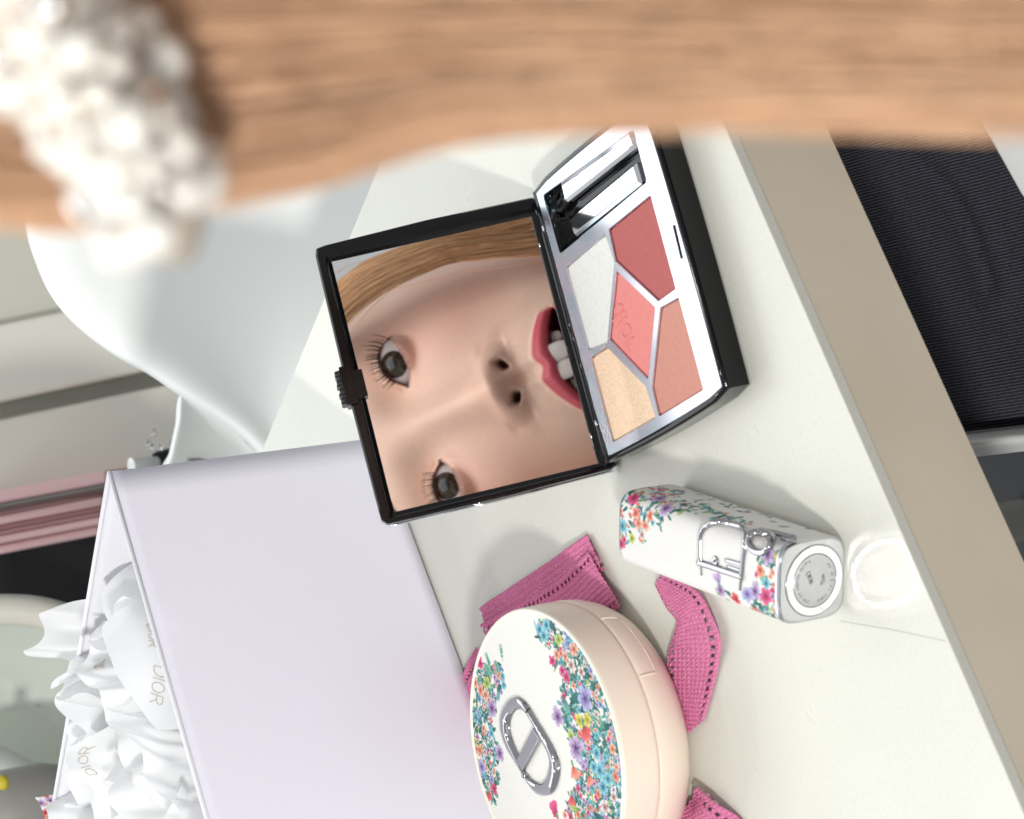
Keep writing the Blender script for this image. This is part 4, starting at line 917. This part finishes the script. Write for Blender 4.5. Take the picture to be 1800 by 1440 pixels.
# from the crown down to the tie
N = 700; L = 20; t = np.linspace(0, 1, L); P = np.zeros((N, L, 3)); tie = P  # placeholder shape
kk = rng.random(N); topw = np.array([CAM + (np.array([(-400 - 900) / F_PX, (318 - k * 700 - 720) / F_PX, 1]) @ R) * (168 + 18 * rng.random()) for k in kk])
for i in range(N):
    a0 = hf(np.array([[62 + 8 * rng.random(), 40 + 45 * rng.random(), -60 - 70 * rng.random()]]))[0]; b0 = (a0 + topw[i]) / 2 + np.array([0, 0, 30])
    P[i] = ((1 - t)[:, None] ** 2) * a0 + (2 * t * (1 - t))[:, None] * b0 + (t ** 2)[:, None] * topw[i]
P = np.concatenate([P, P[:, -1:] + (P[:, -1:] - P[:, -2:-1]) * .4], 1)
strands('gathered_hair', P, np.full((N, L + 1), .2), hair_cols(N, kk))
# hair on the skull
N = 2600; L = 18; P = np.zeros((N, L, 3))
th0 = rng.uniform(-1.35, 1.35, N)
for i in range(N):
    s_ = np.linspace(0, 1, L); side_ = 1 if rng.random() < .5 else -1; back = rng.random()
    z0 = -8 - 150 * back; phi = s_ * (1.55 + .25 * rng.random())
    rx = 80 + 3 * rng.random(); ry = 118 + 3 * rng.random()
    bk = math.sqrt(max(.05, 1 - ((z0 + 88) / 96) ** 2))
    P[i] = np.stack([side_ * rx * np.sin(phi) * bk, -6 + ry * np.cos(phi) * (.35 + .65 * bk), z0 - 20 * s_], -1)
strands('scalp_hair', hf(P.reshape(-1, 3)).reshape(N, L, 3), np.full((N, L), .5), hair_cols(N, th0))
# face-framing lock on the right cheek, the one the mirror shows; the unseen left one is added to block the lamp
for sd_ in (1, -1):
  N = 620; L = 30; t = np.linspace(0, 1, L); P = np.zeros((N, L, 3)); k1 = rng.random(N)
  Yc = np.array([60, 36, 17, -1, -14, -46, -81, -120.]); Xi = np.array([-40, -46, -53.5, -60, -63.0, -62.5, -50.5, -44.]); Xo = np.array([-56, -66, -74, -79, -79, -77, -71, -66.])
  for i in range(N):
      y = 60 - 185 * t; xi = np.interp(y[::-1], Yc[::-1], Xi[::-1])[::-1]; xo = np.interp(y[::-1], Yc[::-1], Xo[::-1])[::-1]
      sc_ = k1[i]; x = xi * (1 - sc_) + xo * sc_ + 1.2 * np.sin(y / rng.uniform(14, 40) + rng.random() * 6) + rng.normal(0, .5)
      if rng.random() < .03: x = x + 7 * np.sin(t * rng.uniform(3, 7) + rng.random() * 6)
      z = (0 if sd_ > 0 else -52 * rng.random()) + 6 + 12 * np.sin(math.pi * np.clip(sc_ * .8 + .1, 0, 1)) - 16 * sc_ - .004 * (y - 10) ** 2 + 5 * rng.random() - 14 * np.clip((y - 20) / 40, 0, 1)
      P[i] = np.stack([x, y, z], -1)
  strands('cheek_lock', hf((P * np.array([sd_, 1, 1]) + np.array([0 if sd_ > 0 else 4, 0, 0])).reshape(-1, 3)).reshape(N, L, 3), np.full((N, L), .16) * rng.uniform(.6, 1.3, N)[:, None], hair_cols(N, k1 * 2) * np.array([1.16, 1.06, .90]) * rng.uniform(.62, 1.2, N)[:, None])
# neck and unseen dark top, added for the chrome to reflect, behind and beside the lens
mesh('neck', *tube([hf(np.array([[0, -70, -85]]))[0], hf(np.array([[0, -130, -105]]))[0], (134, -470, 60)], [52, 50, 62], 32), mat('neck_skin', (.78, .53, .41), .45), per_, True)
bump(bpy.data.materials['neck_skin'], 500, .05, .0002)
n1, n2 = 26, 40; t_ = np.linspace(0, 1, n1)[:, None]; a_ = (np.arange(n2) * 2 * math.pi / n2)[None]
wx = np.interp(t_, [0, .06, .18, .35, .7, 1], [45, 80, 175, 185, 150, 185]); wy = np.interp(t_, [0, .06, .18, .35, .7, 1], [45, 60, 90, 105, 100, 120])
V = np.stack([140 + wx * np.cos(a_), -470 - 60 * t_ + wy * np.sin(a_), 95 - 320 * t_ + 0 * a_], -1)
mesh('knit_top', V.reshape(-1, 3), grid_faces(n1, n2, False, True), m_dark, per_, True)
# lap in dark ribbed knit
ZL = -112
v0, v1 = at(1690, 764, ZL), at(1830, 748, ZL)
dl = (v1 - v0)[:2] / np.linalg.norm((v1 - v0)[:2]); nl = np.array([-dl[1], dl[0]]); nl = nl if nl[0] > 0 else -nl
nu, nv = 300, 220; uu = np.linspace(-260, 420, nu)[:, None]; vv = np.linspace(0, 1, nv)[None] ** 1.3 * 300
Zz = ZL - 26 * np.exp(-vv / 3.5) * 1.0 + 2.2 * np.sin(uu / 70) * 0 + 3 * vnoise(uu / 60, vv / 60)
c1_ = at(1600, 265, ZL); c2_ = at(1690, 360, ZL); c3_ = at(1745, 500, ZL)
Px = v0[0] + dl[0] * uu + nl[0] * vv; Py = v0[1] + dl[1] * uu + nl[1] * vv
fold = np.array([c[:2] for c in (at(1560, 250, ZL), c1_, c2_, c3_)]); fc = smooth_curve(fold, 60)
dmin = np.min(np.hypot(Px[..., None] - fc[:, 0], Py[..., None] - fc[:, 1]), -1)
side_l = at(1700, 300, ZL)
Zz = Zz - 1.1 * np.exp(-(dmin / 1.6) ** 2) + 1.2 * np.exp(-((dmin - 5) / 4) ** 2)
V = np.stack([Px + 0 * Zz, Py + 0 * Zz, Zz], -1).reshape(-1, 3)
sk = mesh('skirt', V, grid_faces(nu, nv), m_cloth, per_, True); so = sk.modifiers.new('thick', 'SOLIDIFY'); so.thickness = .004; so.offset = -1
# knit ribs as relief and tone
tc = nd(m_cloth, 'ShaderNodeTexCoord'); mp = nd(m_cloth, 'ShaderNodeMapping'); wv = nd(m_cloth, 'ShaderNodeTexWave'); nz = nd(m_cloth, 'ShaderNodeTexNoise')
mp.inputs['Rotation'].default_value[2] = math.radians(12)
lk(m_cloth, tc.outputs['Object'], mp.inputs[0]); lk(m_cloth, mp.outputs[0], wv.inputs[0]); wv.inputs['Scale'].default_value = 330; wv.inputs['Distortion'].default_value = 1.2; wv.inputs['Detail Scale'].default_value = 1.5
lk(m_cloth, tc.outputs['Object'], nz.inputs[0]); nz.inputs['Scale'].default_value = 900
ad = nd(m_cloth, 'ShaderNodeMath'); ad.operation = 'MULTIPLY'; lk(m_cloth, wv.outputs['Fac'], ad.inputs[0]); lk(m_cloth, nz.outputs['Fac'], ad.inputs[1])
bp = nd(m_cloth, 'ShaderNodeBump'); bp.inputs['Distance'].default_value = .0008; bp.inputs['Strength'].default_value = .8; lk(m_cloth, wv.outputs['Fac'], bp.inputs['Height']); lk(m_cloth, bp.outputs[0], pb(m_cloth).inputs['Normal'])
tint(m_cloth, ad.outputs[0], (.034, .034, .046), (.11, .108, .135), .08, .45)

# ------------------------------------------------------------------ pearl scrunchie holding the pigtail
scr = thing('pearl_scrunchie', 'white pearl and bead hair tie round the blurred light brown pigtail', 'hair tie')
pm = None
sph = lathe([(max(1e-3, math.sin(a)), -math.cos(a)) for a in np.linspace(0, math.pi, 15)], 20)
core = [CAM + (np.array([(x - 900) / F_PX, (y - 720) / F_PX, 1]) @ R) * d_ for x, y, d_ in [(-160, -420, 163), (-40, -180, 159), (90, 60, 158), (200, 230, 159), (280, 360, 163), (310, 430, 171)]]
mesh('elastic_band', *tube(smooth_curve(core, 40), np.r_[np.full(30, 3.4), np.linspace(3.4, 1.6, 10)], 16), mat('white_satin', (.52, .44, .36), .7), scr, True)
bump(bpy.data.materials['white_satin'], 300, .2, .0003)
ax_ = smooth_curve([(-160, -420), (-40, -180), (85, 40), (190, 200), (262, 330), (292, 398)], 200)
me1 = None; m_bead = mat('silvered_bead', (.90, .88, .84), .12, 1); bump(m_bead, 200, .1, .0002)
me0 = None; cnt = 0; placed = []
for tr in range(6000):
    if cnt >= 230: break
    a = ax_[rng.integers(0, 200)]; tt = 130 * (1 - .35 * sst(250, 420, a[1])); o1 = rng.uniform(-1, 1); 
    nx2 = np.array([.82, -.57]); p2 = a + nx2 * o1 * tt; dpt = 153 + 9 * o1 * o1 + rng.uniform(-2, 2)
    p3 = CAM + (np.array([(p2[0] - 900) / F_PX, (p2[1] - 720) / F_PX, 1]) @ R) * dpt; r_ = rng.choice([.7, 1.15, 1.45, 1.7, 1.9]) * rng.uniform(.85, 1.1)
    if any(np.linalg.norm(p3 - q) < (r_ + s_) * .92 for q, s_ in placed): continue
    placed.append((p3, r_))
    if me0 is None:
        o = mesh('pearl', sph[0], sph[1], m_pearl, scr, True); me0 = o.data
    else:
        if me1 is None: me1 = me0.copy(); me1.materials.clear(); me1.materials.append(m_bead)
        bd = cnt % 9 == 1; o = bpy.data.objects.new('bead' if bd else 'pearl', me1 if bd else me0); COL.objects.link(o); o.parent = scr
    o.location = Vector(p3) * S; o.scale = (r_, r_, r_ * rng.uniform(.85, 1.1)); cnt += 1

# ------------------------------------------------------------------ background: chairs, cabinets, small things past the table
def shell(name, outline, depth, bulge, thick, M, parent, n=120, rings=26, tiltx=0., tilty=0.):
    """a moulded sheet with the given outline, dished away from the viewer, with real thickness"""
    O = smooth_curve(outline, n, True); c = O.mean(0); V = []
    for k_ in range(rings):
        r_ = (k_ + 1e-3) / (rings - 1)
        for p in O:
            q = c + (p - c) * r_; dd = depth + bulge * (1 - r_ * r_) + tiltx * (q[0] - c[0]) + tilty * (q[1] - c[1])
            V.append(at(q[0], q[1], depth=dd))
    o = mesh(name, V, grid_faces(rings, n, False, True), M, parent, True); so = o.modifiers.new('thick', 'SOLIDIFY'); so.thickness = thick * S; so.offset = 0
    return o
ch = thing('shell_chair', 'white moulded shell chair past the far edge of the table', 'chair')
def loft(name, left, right, d_l, d_r, dish, thick, M, parent, nu=70, nv=46):
    A = smooth_curve(left, nu); B = smooth_curve(right, nu); V = []
    for k_ in range(nu):
        for t_ in np.linspace(0, 1, nv):
            q = A[k_] * (1 - t_) + B[k_] * t_; roll = 12 * math.exp(-t_ * 16)          # the rim rolls back a little
            V.append(at(q[0], q[1], depth=d_l * (1 - t_) + d_r * t_ + dish * math.sin(math.pi * t_) + roll))
    o = mesh(name, V, grid_faces(nu, nv), M, parent, True); so = o.modifiers.new('thick', 'SOLIDIFY'); so.thickness = thick * S; so.offset = 0
    return o
loft('backrest', [(60, 100), (46, 240), (48, 330), (56, 400), (72, 455), (98, 512), (140, 562), (205, 612), (265, 645), (320, 682), (372, 714), (425, 750), (474, 796)], [(760, 90), (750, 200), (735, 260), (725, 310), (710, 360), (695, 410), (680, 450), (660, 500), (640, 560), (620, 620), (600, 680), (580, 740), (560, 800)], 1030, 1000, 14, 7, m_chair, ch)
shell('seat', [(322, 690), (372, 712), (420, 744), (470, 786), (600, 800), (600, 900), (420, 880), (290, 850), (300, 800), (312, 745)], 1075, 14, 8, m_chair, ch, tiltx=-.1)
mesh('chair_leg', *tube([at(330, 850, depth=1090), at(330, 850, depth=1090) * np.array([1, 1, 0]) + np.array([0, 0, -740])], 12, 16), m_grey, ch)
ch2 = thing('round_chair', 'pale green grey moulded chair behind the tissue', 'chair')
shell('seat', [(-150, 1085), (-60, 1068), (40, 1066), (110, 1080), (160, 1105), (260, 1180), (300, 1320), (240, 1450), (150, 1412), (60, 1368), (-20, 1328), (-150, 1280)], 1180, 34, 14, m_seatw, ch2, tiltx=.02)
mesh('seat_rim', *tube(smooth_curve([at(x, y, depth=1168) for x, y in [(-150, 1092), (-60, 1076), (40, 1074), (108, 1088), (170, 1120)]], 40), 7.5, 12), mat('cream_rim', (.64, .62, .54), .4), ch2, True)
bump(bpy.data.materials['cream_rim'], 40, .03)
mesh('chair_leg', *tube([at(60, 1220, depth=1240), at(60, 1220, depth=1240) * np.array([1, 1, 0]) + np.array([0, 0, -740])], 14, 16), m_grey, ch2)
def slab(name, quad, depth, th, M, parent, d2=None):
    """board whose face has the four given corners, th thick away from the viewer"""
    ds = d2 or [depth] * 4
    f_ = [at(x, y, depth=d_) for (x, y), d_ in zip(quad, ds)]; b_ = [at(x, y, depth=d_) + R[2] * th for (x, y), d_ in zip(quad, ds)]
    V = f_ + b_; o = mesh(name, V, [[0, 1, 2, 3], [7, 6, 5, 4], [0, 4, 5, 1], [1, 5, 6, 2], [2, 6, 7, 3], [3, 7, 4, 0]], M, parent)
    return bevel(o, min(3, th * .2), 2)
cab = thing('cabinet', 'long beige drawer cabinet behind the shell chair', 'cabinet')
slab('cabinet_panel', [(-260, 250), (500, 120), (500, 470), (-260, 628)], 1640, 40, m_cab2, cab)
slab('drawer_front', [(-260, 624), (500, 466), (500, 600), (-260, 762)], 1622, 40, m_cab, cab)
slab('drawer_front', [(-260, 792), (500, 632), (500, 800), (-260, 902)], 1626, 40, m_cab, cab)
slab('cabinet_carcass', [(-260, 252), (496, 126), (496, 790), (-260, 895)], 1672, 300, m_cab, cab)
fol = thing('folder_stack', 'stack of dusty pink card folders beside the beige cabinet', 'folders')
ys = [860, 884, 893, 906, 924, 942, 957, 975]
for i in range(7):
    a, b = ys[i], ys[i + 1] - 1.5
    s_ = -.195; slab('folder', [(-120, a + 24), (190 - 2 * i, a + s_ * 190 + 3), (190 - 2 * i, b + s_ * 190 + 3), (-120, b + 24)], 1500 + (i * 7) % 5 * 2.5, 150, m_pink if i not in (1,) else m_grey, fol)
slab('box', [(-200, 940), (230, 870), (230, 1110), (-200, 1140)], 1660, 200, m_dark, tag(thing('dark_gap_slab', 'black slab added for the dark floor and shadow gap between the pink folders and the pale chair', 'box'), None, None))  # black slab added where dark floor and shadow show
slab('box', [(264, 796), (306, 786), (322, 860), (266, 884)], 1330, 60, m_dark, thing('dark_sliver_slab', 'small black slab added for the dark gap just above the gift bag corner', 'case'))  # plain black slab added to fill a dark gap
cup = thing('white_cup', 'small white cup beside the black slab above the bag', 'cup')
cb = at(252, 818, depth=1290)
mesh('cup_body', *(lambda t: (t[0] + cb, t[1]))(lathe([(0, -9), (3.2, -9), (3.9, -8), (4.6, 6), (4.8, 7), (4.2, 6.8), (3.4, -7), (0, -7.6)], 32)), m_chair, cup, True)
gl = thing('glass_ornament', 'small clear faceted ornament near the chair neck', 'ornament')
m_glass = mat('cut_glass', (.9, .92, .92), .03, trans=.9); bump(m_glass, 60, .2, .001)
gb = at(283, 770, depth=1270)
for k_ in range(5):
    q = gb + np.array([random.uniform(-7, 7), random.uniform(-7, 7), random.uniform(-8, 8)])
    mesh('facet', *(lambda t: (t[0] + q, t[1]))(lathe([(0, -2.2), (2.3, -.6), (1.9, 1.2), (0, 1.7)], 7)), m_glass, gl)
vas = thing('grey_vase', 'grey rounded pot with a yellow mark at the lower left corner', 'pot')
vb = at(10, 1425, depth=1120)
mesh('pot_body', *(lambda t: (t[0] + vb, t[1]))(lathe([(0, -40), (14, -38), (19, -20), (19, 0), (15, 14), (10, 18), (8, 17), (0, 10)], 40)), m_grey, vas, True)
m_yel = mat('yellow_paint', (.55, .46, .03), .5); bump(m_yel, 60, .05)
yb = at(4, 1376, depth=1096); mesh('yellow_mark', *(lambda t: (t[0] + yb, t[1]))(lathe([(0, -2.5), (3.2, -2), (3.6, 0), (2.6, 2), (0, 2.6)], 14)), m_yel, vas, True)
bl = thing('grey_ball', 'pale grey ball beside the grey pot at the lower left', 'ball')
gbb = at(92, 1432, depth=1150); mesh('ball', *(lambda t: (t[0] * 15 + gbb, t[1]))(sph), mat('pale_grey', (.42, .41, .38), .5), bl, True); bump(bpy.data.materials['pale_grey'], 40, .1)
slab('box', [(-80, 1290), (240, 1400), (240, 1560), (-80, 1560)], 1290, 60, m_dark, thing('dark_corner_slab', 'black slab added for the dark gap behind the grey pot and ball', 'bag'))  # black slab added to fill the dark gap below the round chair
fp = thing('floral_pouch', 'small flower printed pouch behind the tissue at the lower edge', 'pouch')
nn_ = 40; U, W = np.meshgrid(np.linspace(-1, 1, nn_), np.linspace(-1, 1, nn_), indexing='ij')
fc2 = Canvas(40, 40, 1.0, (.7, .69, .68))
fcan = Canvas(30, 30, .3, (.72, .7, .7))
for i in range(60): flower(fcan, random.uniform(0, 30), random.uniform(0, 30), random.uniform(1, 2.2), random.choice(['coral', 'peach', 'purple', 'white', 'red']))
nn_ = 96; U, W = np.meshgrid(np.linspace(-1, 1, nn_), np.linspace(-1, 1, nn_), indexing='ij'); fb = at(160, 1440, depth=905)
Pp = fb + (U * 13)[..., None] * np.array([.9, -.2, .2]) + (W * 17)[..., None] * np.array([0, 0, 1.]) - ((1 - U ** 2) * (1 - W ** 2) * 6)[..., None] * R[2]
k_ = np.clip(((U + 1) * 14 / .3).astype(int), 0, fcan.nx - 1); j_ = np.clip(((W + 1) * 14 / .3).astype(int), 0, fcan.ny - 1)
o = mesh('pouch_body', Pp.reshape(-1, 3), grid_faces(nn_, nn_), m_print, fp, True, cols=fcan.a[k_, j_].reshape(-1, 3)); so = o.modifiers.new('thick', 'SOLIDIFY'); so.thickness = .003
# below the table edge on the right: the white seat the person sits on and a white slab on the lap
st = thing('dining_chair', 'white moulded seat edge beside the dark skirt under the table', 'chair')
q0, q1, q2, q3 = at(1660, 771, -118), at(1860, 742, -118), at(1860, 788, -122), at(1660, 806, -122)
Vs = [q0 + np.array([0, 0, -8]), q1 + np.array([0, 0, -8])] ; prof = []
for t_ in np.linspace(0, 1, 14):
    a = at(1640 + 0, 768 + 0, -122) * (1 - t_) + at(1640, 812, -126) * t_; b = at(1900, 738, -122) * (1 - t_) + at(1900, 782, -126) * t_
    h_ = 7 * math.sin(math.pi * min(1, t_ * 1.05)); prof.append((a + np.array([0, 0, h_]), b + np.array([0, 0, h_])))
ns_ = 30; Vv = []
for a, b in prof + [(prof[-1][0] + np.array([0, 0, -46]), prof[-1][1] + np.array([0, 0, -46])), (prof[-1][0] + np.array([40, 0, -60]), prof[-1][1] + np.array([40, 0, -60]))]:
    for s_ in np.linspace(0, 1, ns_): Vv.append(a * (1 - s_) + b * s_ + np.array([0, 0, 1.2 * vnoise(np.array(s_ * 6), np.array(1.))]))
o = mesh('seat_edge', Vv, grid_faces(16, ns_), m_chair, st, True); so = o.modifiers.new('thick', 'SOLIDIFY'); so.thickness = .003
wb = thing('white_slab', 'white rounded slab at the right edge above the dark skirt', 'slab')
w0 = [at(*p, z=-86) for p in [(1700, 178), (1797, 352), (1960, 420), (1960, 60)]]
q = rounded([p[:2] for p in w0], [6, 7, 6, 6], 6); bevel(mesh('slab_body', *prism(q, -97, -86), m_chair, wb), 1.5, 3)

# ------------------------------------------------------------------ pieces that belong to a part hang under that part
def under(root, part, names, pick=None):
    ps = [c for c in root.children if c.name.split('.')[0] == part and (pick is None or pick in c.get('label', ''))]
    for c in list(root.children):
        if c.name.split('.')[0] in names: c.parent = ps[0]
under(pal, 'lid', ('mirror', 'lid_trim', 'latch', 'latch_knurl'))
under(pal, 'base', ('slot_lining', 'tray', 'hinge_pin', 'hinge_knuckle', 'hinge_barrel'))
under(pal, 'powder_pan', ('embossed_word',), 'coral')
under(lip, 'end_band', ('groove', 'ring', 'stamp_plate', 'stamped_text'))
under(comp_t, 'case_lid', ('case_rim', 'printed_disc', 'emblem_ring', 'emblem_bar', 'emblem_pin'))
under(comp_t, 'case_base', ('thumb_catch',))
under(per_, 'head', ('eyeball', 'eyelashes', 'eyebrow', 'tooth'))
under(table, 'tabletop', ('scratch',))
